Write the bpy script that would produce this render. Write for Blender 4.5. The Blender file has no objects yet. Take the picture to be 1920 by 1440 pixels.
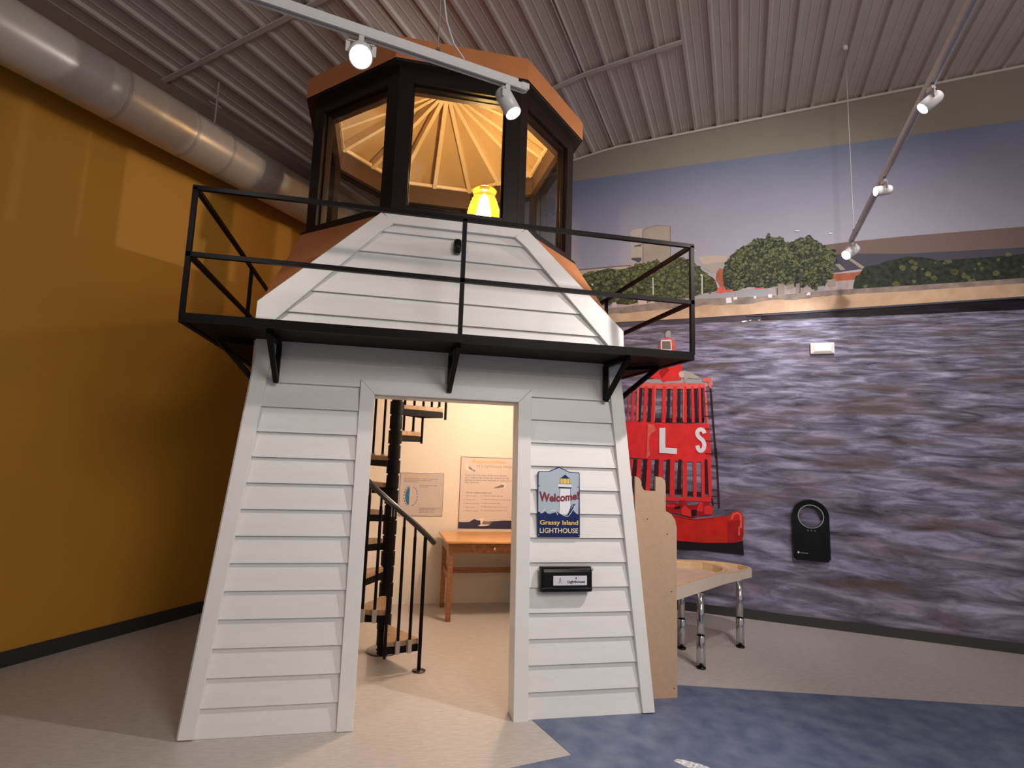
import bpy, bmesh, math, random
from math import sin, cos, pi, radians, sqrt, atan2
from mathutils import Vector, Matrix
from mathutils.geometry import tessellate_polygon
random.seed(7)
C = bpy.context.scene.collection
SC = bpy.context.scene

# ------------------------------------------------------------------ camera
FPX, PCX, PCY = 1068.93, 928.97, 702.30
CR = Vector((0.97811987, -0.20470327, 0.0371226))
CU = Vector((-0.06287169, -0.12075571, 0.99068926))
CF = Vector((0.19831456, 0.97134681, 0.1309836))
CO = Vector((0, -3.53183, 1.5894))
cd = bpy.data.cameras.new('camera'); cam = bpy.data.objects.new('camera', cd); C.objects.link(cam)
cd.sensor_fit = 'HORIZONTAL'; cd.sensor_width = 36; cd.lens = FPX / 1920 * 36
cd.shift_x = (960 - PCX) / 1920; cd.shift_y = (PCY - 720) / 1920
cd.clip_start = .05; cd.clip_end = 100
M = Matrix((CR, CU, -CF)).transposed().to_4x4(); M.translation = CO
cam.matrix_world = M; SC.camera = cam

# survey helper: where the sight line through a photo point meets a real plane
def onplane(px, py, n, d):
    r = CR * ((px - PCX) / FPX) - CU * ((py - PCY) / FPX) + CF
    return CO + r * ((d - n.dot(CO)) / n.dot(r))

TAU = 0.063241                      # lean of the lighthouse front
XC = .44                            # its centre line
def F(u, s, o=0.0):                 # front face: across, up the slope, outward
    return Vector((XC + u, s * sin(TAU) - o * cos(TAU), s * cos(TAU) + o * sin(TAU)))
def FP(px, py):
    w = onplane(px, py, Vector((0, cos(TAU), -sin(TAU))), 0)
    return (w.x - XC, w.z / cos(TAU))
AL, BE = -0.571049, 0.937088
MA = Vector((3.29022, 2.14239, 0)); DM = Vector((cos(AL), sin(AL), 0)); NM = Vector((-sin(AL), cos(AL), 0))
YA = Vector((-1.78179, 1.9798, 0)); DY = Vector((cos(BE), sin(BE), 0)); NY = Vector((-sin(BE), cos(BE), 0))
def MU(u, z, o=0.0):                # mural wall: along, up, out into the room
    p = MA + DM * u - NM * o; return Vector((p.x, p.y, z))
def MP(px, py):
    w = onplane(px, py, NM, NM.dot(MA)); return ((w - MA).dot(DM), w.z)
def YW(u, z, o=0.0):
    p = YA + DY * u - NY * 0 + Vector((NY.x, NY.y, 0)) * -o; return Vector((p.x, p.y, z))
YB = 2.585                          # inner back wall of the lighthouse
def BW(x, z, o=0.0): return Vector((x, YB - o, z))
def BP(px, py):
    w = onplane(px, py, Vector((0, 1, 0)), YB - .01); return (w.x, w.z)
def WORLD(x, y, z=0.0): return Vector((x, y, z))

# ------------------------------------------------------------------ mesh builder
class MB:
    def __init__(s, T=None): s.v = []; s.f = []; s.sm = []; s.T = T or WORLD
    def add(s, pts, faces, smooth=False, raw=False):
        b = len(s.v)
        s.v += [Vector(p) if raw else s.T(*p) for p in pts]
        for f in faces: s.f.append([b + i for i in f]); s.sm.append(smooth)
        return s
    def box(s, a, b):
        (x0, y0, z0), (x1, y1, z1) = a, b
        return s.add([(x0,y0,z0),(x1,y0,z0),(x1,y1,z0),(x0,y1,z0),(x0,y0,z1),(x1,y0,z1),(x1,y1,z1),(x0,y1,z1)],
                     [(0,3,2,1),(4,5,6,7),(0,1,5,4),(1,2,6,5),(2,3,7,6),(3,0,4,7)])
    def hexa(s, p8):                # eight corners, bottom loop then top loop
        return s.add(p8, [(0,3,2,1),(4,5,6,7),(0,1,5,4),(1,2,6,5),(2,3,7,6),(3,0,4,7)])
    def prism(s, poly, o0, o1, f=None):   # polygon in the first two coordinates, thickness in the third
        n = len(poly); tri = tessellate_polygon([[Vector((p[0], p[1], 0)) for p in poly]])
        pts = [(p[0], p[1], o0) for p in poly] + [(p[0], p[1], o1) for p in poly]
        if f: pts = [f(*p) for p in pts]
        return s.add(pts, [tuple(t) for t in tri] + [tuple(i + n for i in t[::-1]) for t in tri] +
                     [(i, (i+1) % n, (i+1) % n + n, i + n) for i in range(n)])
    def flat(s, poly, o):
        tri = tessellate_polygon([[Vector((p[0], p[1], 0)) for p in poly]])
        return s.add([(p[0], p[1], o) for p in poly], [tuple(t) for t in tri])
    def bar(s, a, b, w, h=None, up=(0,0,1)):
        h = h or w; a = Vector(a); b = Vector(b); d = (b - a).normalized(); up = Vector(up)
        if abs(d.dot(up)) > .98: up = Vector((0, 1, 0))
        x = d.cross(up).normalized(); y = x.cross(d)
        q = [x*w/2*i + y*h/2*j for i, j in ((-1,-1),(1,-1),(1,1),(-1,1))]
        return s.add([a + k for k in q] + [b + k for k in q],
                     [(0,3,2,1),(4,5,6,7),(0,1,5,4),(1,2,6,5),(2,3,7,6),(3,0,4,7)], raw=True)
    def tube(s, pts, r, n=12, cap=True):
        pts = [Vector(p) for p in pts]; rs = r if isinstance(r, (list, tuple)) else [r] * len(pts)
        rings = []; prev = None
        for i, p in enumerate(pts):
            d = (pts[min(i+1, len(pts)-1)] - pts[max(i-1, 0)]).normalized()
            if prev is None:
                u = Vector((0,0,1)) if abs(d.z) < .9 else Vector((1,0,0)); x = d.cross(u).normalized()
            else: x = (prev - d * prev.dot(d)).normalized()
            prev = x; y = d.cross(x)
            rings.append([p + (x*cos(2*pi*k/n) + y*sin(2*pi*k/n)) * rs[i] for k in range(n)])
        v = [q for g in rings for q in g]; f = []
        for i in range(len(pts) - 1):
            for k in range(n): f.append((i*n+k, i*n+(k+1) % n, (i+1)*n+(k+1) % n, (i+1)*n+k))
        s.add(v, f, True, raw=True)
        if cap:
            s.add(rings[0], [tuple(range(n))[::-1]], raw=True); s.add(rings[-1], [tuple(range(n))], raw=True)
        return s
    def lathe(s, c, prof, n=32, axis=None, smooth=True):   # prof: (radius, height) along axis
        c = Vector(c); a = Vector(axis or (0,0,1)).normalized()
        u = Vector((1,0,0)) if abs(a.x) < .9 else Vector((0,1,0)); x = a.cross(u).normalized(); y = a.cross(x)
        v = [c + a*h + (x*cos(2*pi*k/n) + y*sin(2*pi*k/n))*max(r, 1e-5) for r, h in prof for k in range(n)]
        f = [(i*n+k, i*n+(k+1) % n, (i+1)*n+(k+1) % n, (i+1)*n+k) for i in range(len(prof)-1) for k in range(n)]
        return s.add(v, f, smooth, raw=True)
    def build(s, name, mat, parent=None, bevel=0, **tags):
        me = bpy.data.meshes.new(name)
        me.from_pydata([tuple(p) for p in s.v], [], s.f)
        for p, k in zip(me.polygons, s.sm): p.use_smooth = k
        bm = bmesh.new(); bm.from_mesh(me); bmesh.ops.recalc_face_normals(bm, faces=bm.faces)
        bm.to_mesh(me); bm.free()
        if mat: me.materials.append(mat)
        o = bpy.data.objects.new(name, me); C.objects.link(o)
        if parent: o.parent = parent; o.matrix_parent_inverse = Matrix.Translation(base(parent)).inverted()
        if bevel:
            b = o.modifiers.new('bevel', 'BEVEL'); b.width = bevel; b.segments = 2; b.limit_method = 'ANGLE'
        for k, x in tags.items(): o[k] = x
        return o

def base(o):
    return Vector(o.location) if o.type == 'EMPTY' else Vector((0, 0, 0))   # meshes carry world coordinates
def thing(name, label, cat, loc, group=None):
    o = bpy.data.objects.new(name, None); C.objects.link(o); o.location = loc; o.empty_display_size = .1
    o['label'] = label; o['category'] = cat
    if group: o['group'] = group
    return o
def tag(o, label, cat, group=None):
    o['label'] = label; o['category'] = cat
    if group: o['group'] = group
    return o
def struct(mb, name, mat, **k): o = mb.build(name, mat, **k); o['kind'] = 'structure'; return o

def text(name, body, T, x, y, w, h, o, mat, parent, bold=0.0, warp=None, spacing=1.0, thick=.0006, align='LEFT'):
    """letters laid in a local frame: lower-left (x, y), fitted to w x h, lifted o from the surface"""
    cu = bpy.data.curves.new('t', 'FONT'); cu.body = body; cu.size = 1; cu.offset = bold; cu.space_line = spacing
    cu.resolution_u = 4; cu.align_x = align
    ob = bpy.data.objects.new('t', cu); C.objects.link(ob)
    dg = bpy.context.evaluated_depsgraph_get(); dg.update()
    me = bpy.data.meshes.new_from_object(ob.evaluated_get(dg)); bpy.data.objects.remove(ob)
    xs = [v.co.x for v in me.vertices]; ys = [v.co.y for v in me.vertices]
    x0, x1, y0, y1 = min(xs), max(xs), min(ys), max(ys)
    for v in me.vertices:
        a, b = (v.co.x - x0) / (x1 - x0), (v.co.y - y0) / (y1 - y0)
        px, py = x + a * w, y + b * h
        if warp: px, py = warp(a, b, px, py)
        v.co = T(px, py, o)
    me.materials.clear(); me.materials.append(mat); me.name = name
    ob = bpy.data.objects.new(name, me); C.objects.link(ob); ob.parent = parent
    ob.matrix_parent_inverse = Matrix.Translation(base(parent)).inverted()
    return ob

# ------------------------------------------------------------------ materials
MATS = {}
def mat(name, col, rough=.5, metal=0, var=0, vscale=8, vstretch=(1,1,1), bump=0, bscale=40, emit=0, coat=0, spec=.5, col2=None, bstretch=None):
    if name in MATS: return MATS[name]
    m = bpy.data.materials.new(name); m.use_nodes = True; nt = m.node_tree; N = nt.nodes; L = nt.links
    b = N['Principled BSDF']; c = (*col, 1)
    b.inputs['Base Color'].default_value = c; b.inputs['Roughness'].default_value = rough
    b.inputs['Metallic'].default_value = metal; b.inputs['Specular IOR Level'].default_value = spec
    b.inputs['Coat Weight'].default_value = coat
    if emit: b.inputs['Emission Color'].default_value = c; b.inputs['Emission Strength'].default_value = emit
    if var or bump or col2:
        tc = N.new('ShaderNodeTexCoord')
        def nz(scale, stretch, detail=5):
            mp = N.new('ShaderNodeMapping'); mp.inputs['Scale'].default_value = stretch
            L.new(tc.outputs['Object'], mp.inputs['Vector'])
            n = N.new('ShaderNodeTexNoise'); n.inputs['Scale'].default_value = scale; n.inputs['Detail'].default_value = detail
            L.new(mp.outputs[0], n.inputs['Vector']); return n
        if var or col2:
            n = nz(vscale, vstretch); r = N.new('ShaderNodeValToRGB')
            r.color_ramp.elements[0].position = .32; r.color_ramp.elements[1].position = .68
            r.color_ramp.elements[0].color = (*(x*(1-var) for x in col), 1)
            r.color_ramp.elements[1].color = (*(col2 or [min(1, x*(1+var)) for x in col]), 1)
            L.new(n.outputs['Fac'], r.inputs[0]); L.new(r.outputs[0], b.inputs['Base Color'])
        if bump:
            n = nz(bscale, bstretch or vstretch, 3); bp = N.new('ShaderNodeBump'); bp.inputs['Strength'].default_value = bump
            bp.inputs['Distance'].default_value = .004
            L.new(n.outputs['Fac'], bp.inputs['Height']); L.new(bp.outputs[0], b.inputs['Normal'])
    MATS[name] = m; return m

def wood(name, ca, cb, axis=(1,14,14), scale=3, rough=.35):
    m = bpy.data.materials.new(name); m.use_nodes = True; N = m.node_tree.nodes; L = m.node_tree.links; b = N['Principled BSDF']
    tc = N.new('ShaderNodeTexCoord'); mp = N.new('ShaderNodeMapping'); mp.inputs['Scale'].default_value = axis
    n = N.new('ShaderNodeTexNoise'); n.inputs['Scale'].default_value = scale; n.inputs['Detail'].default_value = 6; n.inputs['Distortion'].default_value = .6
    r = N.new('ShaderNodeValToRGB'); r.color_ramp.elements[0].position = .35; r.color_ramp.elements[1].position = .65
    r.color_ramp.elements[0].color = (*ca, 1); r.color_ramp.elements[1].color = (*cb, 1)
    L.new(tc.outputs['Object'], mp.inputs['Vector']); L.new(mp.outputs[0], n.inputs['Vector'])
    L.new(n.outputs['Fac'], r.inputs[0]); L.new(r.outputs[0], b.inputs['Base Color']); b.inputs['Roughness'].default_value = rough
    return m

white = mat('white_paint', (.72,.70,.67), .42, var=.03, vscale=3, bump=.12, bscale=18, vstretch=(.6,1,5))
trimw = mat('white_trim', (.74,.72,.69), .4, var=.02, vscale=5)
black = mat('black_steel', (.004,.003,.003), .45, spec=.10)
blackdeck = mat('black_deck', (.012,.007,.006), .6, spec=.12)
bronze = mat('bronze_frame', (.012,.007,.006), .32, spec=.2)
copper = mat('copper_roof', (.62,.235,.085), .46, metal=.55, var=.10, vscale=2.5, bump=.03, bscale=3)
cream = mat('cream_wall', (.80,.70,.59), .7, var=.02, vscale=2)
rooft = mat('cream_panel', (.60,.45,.27), .6, var=.03, vscale=3)
rafm = mat('cream_rafter', (.90,.76,.54), .5)
yellow = mat('yellow_wall', (.48,.23,.022), .6, var=.04, vscale=1.5, bump=.05, bscale=60)
beige = mat('beige_wall', (.22,.185,.145), .7, var=.03, vscale=2)
base_m = mat('black_baseboard', (.025,.027,.026), .45)
ceil_m = mat('ceiling_metal', (.54,.475,.43), .42, metal=.0, var=.03, vscale=3, vstretch=(1,1,1))
floor_m = mat('linoleum_beige', (.49,.435,.40), .42, var=.10, vscale=14, vstretch=(1,5,1), bump=.04, bscale=60)
blue_m = mat('linoleum_blue', (.075,.10,.185), .45, col2=(.155,.18,.27), vscale=7, vstretch=(1,1,1))
duct_m = mat('duct_metal', (.47,.42,.39), .33, metal=.25, var=.03, vscale=3)
track_m = mat('white_enamel', (.62,.60,.60), .35)
chrome = mat('chrome', (.62,.62,.64), .12, metal=1)
mdf_m = mat('raw_mdf', (.47,.31,.20), .75, var=.04, vscale=30)
mdf_e = mat('mdf_edge', (.62,.46,.32), .8)
maple = wood('maple', (.66,.44,.22), (.74,.53,.29), (3,3,20), 2)
maple_in = mat('tray_bed', (.62,.44,.34), .6, var=.08, vscale=10)
laminate = mat('pale_laminate', (.62,.51,.42), .5, var=.03, vscale=4)
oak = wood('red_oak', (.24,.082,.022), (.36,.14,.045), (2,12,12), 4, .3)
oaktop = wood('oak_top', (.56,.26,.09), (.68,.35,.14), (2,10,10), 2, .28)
treadw = wood('tread_beech', (.26,.15,.075), (.38,.23,.125), (8,8,2), 3, .4)
plastic = mat('black_plastic', (.005,.005,.005), .16, spec=.28)
greyclip = mat('grey_clip', (.33,.28,.24), .5)
ivory = mat('ivory_plastic', (.72,.68,.62), .35)

def glassmat(name, tint=(1,1,1)):
    m = bpy.data.materials.new(name); m.use_nodes = True; N = m.node_tree.nodes; L = m.node_tree.links
    N.remove(N['Principled BSDF']); o = N['Material Output']
    t = N.new('ShaderNodeBsdfTransparent'); t.inputs[0].default_value = (*tint, 1)
    g = N.new('ShaderNodeBsdfGlossy'); g.inputs['Roughness'].default_value = .02
    fr = N.new('ShaderNodeFresnel'); fr.inputs[0].default_value = 1.45
    mx = N.new('ShaderNodeMixShader'); gm = N.new('ShaderNodeNewGeometry'); iv = N.new('ShaderNodeMath'); iv.operation = 'SUBTRACT'; iv.inputs[0].default_value = 1; L.new(gm.outputs['Backfacing'], iv.inputs[1])
    ml = N.new('ShaderNodeMath'); ml.operation = 'MULTIPLY'; L.new(fr.outputs[0], ml.inputs[0]); L.new(iv.outputs[0], ml.inputs[1]); L.new(ml.outputs[0], mx.inputs[0]); L.new(t.outputs[0], mx.inputs[1]); L.new(g.outputs[0], mx.inputs[2])
    L.new(mx.outputs[0], o.inputs['Surface']); return m
glass = glassmat('window_glass', (.93,.93,.92))
amber = bpy.data.materials.new('amber_glass'); amber.use_nodes = True
_b = amber.node_tree.nodes['Principled BSDF']; _b.inputs['Base Color'].default_value = (1,.60,.13,1); _b.inputs['Roughness'].default_value = .12
_b.inputs['Transmission Weight'].default_value = .75; _b.inputs['IOR'].default_value = 1.3
_b.inputs['Emission Color'].default_value = (1,.42,.05,1); _b.inputs['Emission Strength'].default_value = .6
bulb_m = mat('lit_bulb', (1,.86,.55), .3, emit=60)
lampface = mat('lit_lens', (1,.97,.93), .3, emit=45)

# ------------------------------------------------------------------ the room
MH = Vector((.81981, -.57263, 0)); MD = Vector((.57263, .81981, 0))      # across / along the ceiling ribs
def ceil(m): return 5.317 + (.0486*(m-.651) if m > .651 else .18*(m-.651))
def CE(m, n, d=0.0):                       # ceiling surface, d below it
    p = MH*m + MD*n; return Vector((p.x, p.y, ceil(m) - d))
b = MB(); b.add([(-7,-7,0),(8,-7,0),(8,6.5,0),(-7,6.5,0),(-7,-7,-.1),(8,-7,-.1),(8,6.5,-.1),(-7,6.5,-.1)],
                [(0,1,2,3),(7,6,5,4),(0,4,5,1),(1,5,6,2),(2,6,7,3),(3,7,4,0)])
floor = struct(b, 'floor', floor_m)
poly = [(1.02,-.03),(1.123,-.433),(.778,-.51),(-1.9,-1.1),(-3,-3.2),(-3,-6.8),(7.5,-6.8),(7.5,-1.10),(3.372,.028),(2.179,.357),(1.3,.60),(.95,.25)]
struct(MB().prism(poly, 0, .0025), 'floor_inlay', blue_m)
# corner of the two walls
import numpy as np
A_ = np.array([[DY.x, -DM.x],[DY.y, -DM.y]]); s_ = np.linalg.solve(A_, np.array([MA.x-YA.x, MA.y-YA.y]))
UC_Y, UC_M = float(s_[0]), float(s_[1])
b = MB(YW)
b.add([(-6,0,0),(UC_Y,0,0),(UC_Y,5.0,0),(-6,5.0,0),(-6,0,-.12),(UC_Y,0,-.12),(UC_Y,5.0,-.12),(-6,5.0,-.12)],
      [(0,1,2,3),(7,6,5,4),(0,4,5,1),(1,5,6,2),(2,6,7,3),(3,7,4,0)])
struct(b, 'wall_left', yellow)
b = MB(MU)
b.add([(UC_M,0,0),(7,0,0),(7,5.9,0),(UC_M,5.9,0),(UC_M,0,-.12),(7,0,-.12),(7,5.9,-.12),(UC_M,5.9,-.12)],
      [(0,1,2,3),(7,6,5,4),(0,4,5,1),(1,5,6,2),(2,6,7,3),(3,7,4,0)])
struct(b, 'wall_right', beige)
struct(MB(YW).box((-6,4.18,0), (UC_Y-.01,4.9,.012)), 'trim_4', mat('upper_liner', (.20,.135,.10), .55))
struct(MB(YW).box((-6,0,0), (UC_Y-.01,.105,.012)), 'baseboard_left', base_m)
struct(MB(MU).box((UC_M+.02,0,0), (7,.088,.012)), 'baseboard_right', base_m)

# ribbed metal ceiling, cut where the two walls stand
b = MB(lambda m, n, d: CE(m, n, d))
ribs = [1.129 + .2375*k for k in range(-17, 26)]
prof = [(-3.4, 0)]
for m in ribs:
    prof += [(m-.085, 0), (m-.080, .004), (m-.070, 0), (m-.024, 0), (m-.013, .026), (m+.013, .026), (m+.024, 0), (m+.075, 0), (m+.080, .004), (m+.090, 0)]
prof += [(7.6, 0)]
prof = sorted(set(prof + [(.651, 0)]))
def nend(m):                                 # where a rib line meets the mural wall
    return ((NM.dot(MA) - NM.dot(MH)*m) / NM.dot(MD))
pts = []; fc = []
for i, (m, d) in enumerate(prof):
    pts += [(m, -6.5, d), (m, nend(m) + .05, d)]
    if i: fc.append((2*i-2, 2*i-1, 2*i+1, 2*i))
b.add(pts, fc)
ms = (-3.4, .651, 7.6)
b.add([q for m in ms for q in ((m,-6.5,-.12),(m,nend(m)+.05,-.12))], [(0,1,3,2),(2,3,5,4)])
struct(b, 'ceiling', ceil_m)
# flat lap strips across the ribs
def strip(n, p, q, w, name):
    b = MB(); K = 24
    for i in range(K):
        a, c = [Vector(p)*(1-t) + Vector(q)*t for t in (i/K, (i+1)/K)]
        def at(v):
            m = v.dot(MH); nn = v.dot(MD); return CE(m, nn, .034)
        b.bar(at(a), at(c), w, .012)
    return struct(b, name, ceil_m)
S1a, S1b = Vector((1.20,1.87,0)), Vector((2.496,.791,0))
strip(0, S1a, S1b, .05, 'trim_1')
S2a, S2b = Vector((-2.125,1.696,0)), Vector((-.955,.915,0))
strip(0, S2a, S2b + (S2b - S2a)*2.2, .045, 'trim_2')
b = MB()                                     # closer strip along the top of the mural wall
for i in range(40):
    u0, u1 = UC_M + .05 + i*.2, UC_M + .25 + i*.2
    if u1 > 7: break
    pa, pb = MU(u0, 0, .012), MU(u1, 0, .012)
    pa.z = ceil(pa.dot(MH)) - .038; pb.z = ceil(pb.dot(MH)) - .038
    b.bar(pa, pb, .02, .022)
struct(b, 'trim_3', ceil_m)

# ------------------------------------------------------------------ mural
PM = lambda pts: [MP(*p) for p in pts]
mural = thing('wall_mural', 'large printed photo mural of river, trees and red buoy on the right wall', 'mural', MU(1.0, .1, .002))
def ramp_mat(name, stops, noise=None, rough=.5):
    """printed colours that vary with height on the sheet"""
    m = bpy.data.materials.new(name); m.use_nodes = True; N = m.node_tree.nodes; L = m.node_tree.links; b = N['Principled BSDF']
    tc = N.new('ShaderNodeTexCoord'); sp = N.new('ShaderNodeSeparateXYZ'); L.new(tc.outputs['Object'], sp.inputs[0])
    mr = N.new('ShaderNodeMapRange'); mr.inputs['From Min'].default_value = stops[0][0]; mr.inputs['From Max'].default_value = stops[-1][0]
    ad = N.new('ShaderNodeMath'); ad.operation = 'MULTIPLY_ADD'
    n = N.new('ShaderNodeTexNoise'); n.inputs['Scale'].default_value = .9; n.inputs['Detail'].default_value = 4
    L.new(tc.outputs['Object'], n.inputs['Vector']); L.new(n.outputs['Fac'], ad.inputs[0]); ad.inputs[1].default_value = .5; L.new(sp.outputs[2], ad.inputs[2])
    L.new(ad.outputs[0], mr.inputs['Value']); r = N.new('ShaderNodeValToRGB')
    z0, z1 = stops[0][0], stops[-1][0]; r.color_ramp.elements[0].color = (*stops[0][1], 1); r.color_ramp.elements[1].color = (*stops[-1][1], 1)
    for z, c in stops[1:-1]:
        e = r.color_ramp.elements.new((z-z0)/(z1-z0)); e.color = (*c, 1)
    L.new(mr.outputs[0], r.inputs[0]); L.new(r.outputs[0], b.inputs['Base Color']); b.inputs['Roughness'].default_value = rough
    return m
sky_m = ramp_mat('printed_sky', [(3.5,(.47,.38,.40)),(4.15,(.32,.30,.37)),(5.15,(.13,.145,.23))])
ztop = lambda u: 4.925
SH = MP(1150, 605); SH2 = MP(1614, 577)
shl = lambda u: SH[1] + (SH2[1]-SH[1])*(u-SH[0])/(SH2[0]-SH[0])      # shoreline height
U0, U1 = UC_M + .02, 6.95
MB(MU).box((U0, shl(U0), 0), (U1, 4.925, .002)).build('printed_sky', sky_m, mural)
# printed river: rows of ripples that widen towards the viewer
wm = bpy.data.materials.new('printed_water'); wm.use_nodes = True; N = wm.node_tree.nodes; L = wm.node_tree.links; bs = N['Principled BSDF']
tc = N.new('ShaderNodeTexCoord'); sp = N.new('ShaderNodeSeparateXYZ'); L.new(tc.outputs['Object'], sp.inputs[0])
def mth(op, a, b_=None, c=None):
    n = N.new('ShaderNodeMath'); n.operation = op
    for i, v in enumerate((a, b_, c)):
        if v is None: continue
        if isinstance(v, (int, float)): n.inputs[i].default_value = v
        else: L.new(v, n.inputs[i])
    return n.outputs[0]
dep = mth('MAXIMUM', mth('SUBTRACT', 3.75, sp.outputs[2]), .35)
lnv = mth('LOGARITHM', dep, 2.718)
alng = mth('SUBTRACT', mth('MULTIPLY', sp.outputs[0], DM.x), mth('MULTIPLY', sp.outputs[1], -DM.y))
uu = mth('DIVIDE', alng, mth('POWER', dep, .55))
cb = N.new('ShaderNodeCombineXYZ'); L.new(mth('MULTIPLY', uu, 2.3), cb.inputs[0]); L.new(mth('MULTIPLY', lnv, 17.0), cb.inputs[1])
n1 = N.new('ShaderNodeTexNoise'); n1.inputs['Scale'].default_value = 1.5; n1.inputs['Detail'].default_value = 7; n1.inputs['Roughness'].default_value = .62; n1.inputs['Distortion'].default_value = .5
L.new(cb.outputs[0], n1.inputs['Vector'])
n2 = N.new('ShaderNodeTexNoise'); n2.inputs['Scale'].default_value = .55; n2.inputs['Detail'].default_value = 4; L.new(cb.outputs[0], n2.inputs['Vector'])
r1 = N.new('ShaderNodeValToRGB'); r1.color_ramp.elements[0].position = .33; r1.color_ramp.elements[1].position = .70
r1.color_ramp.elements[0].color = (.045,.038,.052,1); r1.color_ramp.elements[1].color = (.42,.38,.52,1)
e = r1.color_ramp.elements.new(.5); e.color = (.165,.145,.21,1)
r2 = N.new('ShaderNodeValToRGB'); r2.color_ramp.elements[0].position = .50; r2.color_ramp.elements[1].position = .66
r2.color_ramp.elements[0].color = (0,0,0,1); r2.color_ramp.elements[1].color = (.75,.75,.75,1)
mx = N.new('ShaderNodeMix'); mx.data_type = 'RGBA'
L.new(n1.outputs['Fac'], r1.inputs[0]); L.new(n2.outputs['Fac'], r2.inputs[0]); L.new(r2.outputs[0], mx.inputs['Factor'])
L.new(r1.outputs[0], mx.inputs['A']); mx.inputs['B'].default_value = (.10,.068,.05,1)
L.new(mx.outputs['Result'], bs.inputs['Base Color']); bs.inputs['Roughness'].default_value = .5; bs.inputs['Specular IOR Level'].default_value = .2
MB(MU).add([(U0,.088,0),(U1,.088,0),(U1,shl(U1),0),(U0,shl(U0),0),(U0,.088,.002),(U1,.088,.002),(U1,shl(U1),.002),(U0,shl(U0),.002)],
           [(0,1,2,3),(7,6,5,4),(0,4,5,1),(1,5,6,2),(2,6,7,3),(3,7,4,0)]).build('printed_water', wm, mural)
LAY = [.0026]
def layer(): LAY[0] += .00035; return LAY[0]
def decal(name, polys, m, parent=None):
    o = layer()
    if name == 'leaf_clumps':
        b = MB(MU)
        for p in polys: b.flat(PM(p), o)
        return b.build(name, m, parent or mural)
    out = [MB(MU).flat(PM(p), o).build(name, m, parent or mural) for p in polys]
    return out[0]
def stroke(path, w):
    L_, R_ = [], []
    for i, (x, y) in enumerate(path):
        a = path[max(i-1,0)]; c = path[min(i+1,len(path)-1)]; dx, dy = c[0]-a[0], c[1]-a[1]; l = sqrt(dx*dx+dy*dy) or 1
        L_.append((x - dy/l*w/2, y + dx/l*w/2)); R_.append((x + dy/l*w/2, y - dx/l*w/2))
    return L_ + R_[::-1]
pc = lambda n, c, **k: mat(n, c, .6, spec=.15, **k)
stone = pc('printed_stone', (.33,.28,.235), var=.05, vscale=6); stone2 = pc('printed_stone_side', (.40,.355,.31)); paleb = pc('printed_pale_building', (.50,.41,.34))
brick = pc('printed_brick', (.40,.12,.06), var=.15, vscale=30); slate = pc('printed_slate', (.075,.07,.095)); brownr = pc('printed_brown_roof', (.19,.125,.11))
leaf1 = pc('printed_leaf_dark', (.030,.038,.024), var=.5, vscale=26); leaf2 = pc('printed_leaf_mid', (.085,.10,.055), var=.4, vscale=30); leaf3 = pc('printed_leaf_light', (.15,.165,.07), var=.3, vscale=30)
hedge1 = pc('printed_hedge_dark', (.05,.054,.026), var=.45, vscale=22); hedge2 = pc('printed_hedge_mid', (.115,.118,.05), var=.35, vscale=26)
sand = pc('printed_sand', (.62,.42,.27), col2=(.50,.32,.21), vscale=7); seawall = pc('printed_seawall', (.20,.15,.135), col2=(.36,.27,.22), vscale=9)
pinkf = pc('printed_pavement', (.42,.34,.33), var=.12, vscale=20); redp = pc('printed_red', (.74,.030,.030), var=.08, vscale=14); redl = pc('printed_red_light', (.72,.12,.10), var=.15, vscale=20)
redd = pc('printed_red_dark', (.36,.012,.012), var=.15, vscale=10); mar = pc('printed_maroon', (.045,.010,.014)); blk = pc('printed_black', (.012,.008,.012))
wht = pc('printed_white', (.78,.74,.76)); grey = pc('printed_grey', (.36,.34,.36)); pnk = pc('printed_pink', (.62,.45,.44)); solar = pc('printed_solar', (.20,.15,.13), var=.3, vscale=60)
# buildings behind the trees
decal('printed_building', [[(1060,518),(1060,505),(1083,506),(1166,500),(1183,499),(1183,525),(1083,530)]], paleb)
decal('printed_roof_edge', [stroke([(1080,507),(1120,503),(1166,499),(1186,498)], 2.2)], brownr)
tw = decal('printed_tower', [[(1183,502),(1182,436),(1187,431),(1204,428),(1206,498),(1190,503)]], stone2)
decal('tower_face', [[(1204,498),(1205,433),(1210,429),(1230,423.5),(1256,425),(1257,470),(1256,500),(1230,505)]], stone, tw)
decal('tower_edge', [stroke([(1206,497),(1205.5,434),(1212,428.5),(1230,423.2),(1257,424.5),(1257.5,480)], 1.2)], brownr, tw)
decal('tower_window', [[(1184,484),(1202,483),(1203,488),(1198,493),(1192,490),(1184,487)],[(1189,461),(1203,458),(1202,462),(1190,463)]], slate, tw)
decal('printed_building', [[(1308,485),(1312,482),(1340,479),(1362,480),(1366,492),(1318,497)]], paleb)
decal('printed_roof', [[(1316,496),(1366,490),(1366,500),(1335,512),(1320,504)]], stone2)
decal('printed_chimney_house', [[(1343,512),(1349,503),(1357,506),(1359,545),(1355,546),(1346,530),(1342,525)]], brick)
decal('printed_long_roof', [[(1535,461),(1590,454),(1700,443),(2150,407),(2150,452),(1700,476),(1560,480)]], brownr)
decal('printed_gable_roof', [[(1555,478),(1590,476),(1700,476),(2150,452),(2150,502),(1610,505),(1562,512)]], slate)
decal('printed_skylight', [[(1565,496),(1574,495),(1585,506),(1576,507)],[(1582,481),(1590,481),(1640,514),(1630,515)]], stone)
decal('printed_brick_house', [[(1548,550),(1563,514),(1600,511),(1640,505),(2150,482),(2150,527),(1600,545)]], brick)
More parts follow.
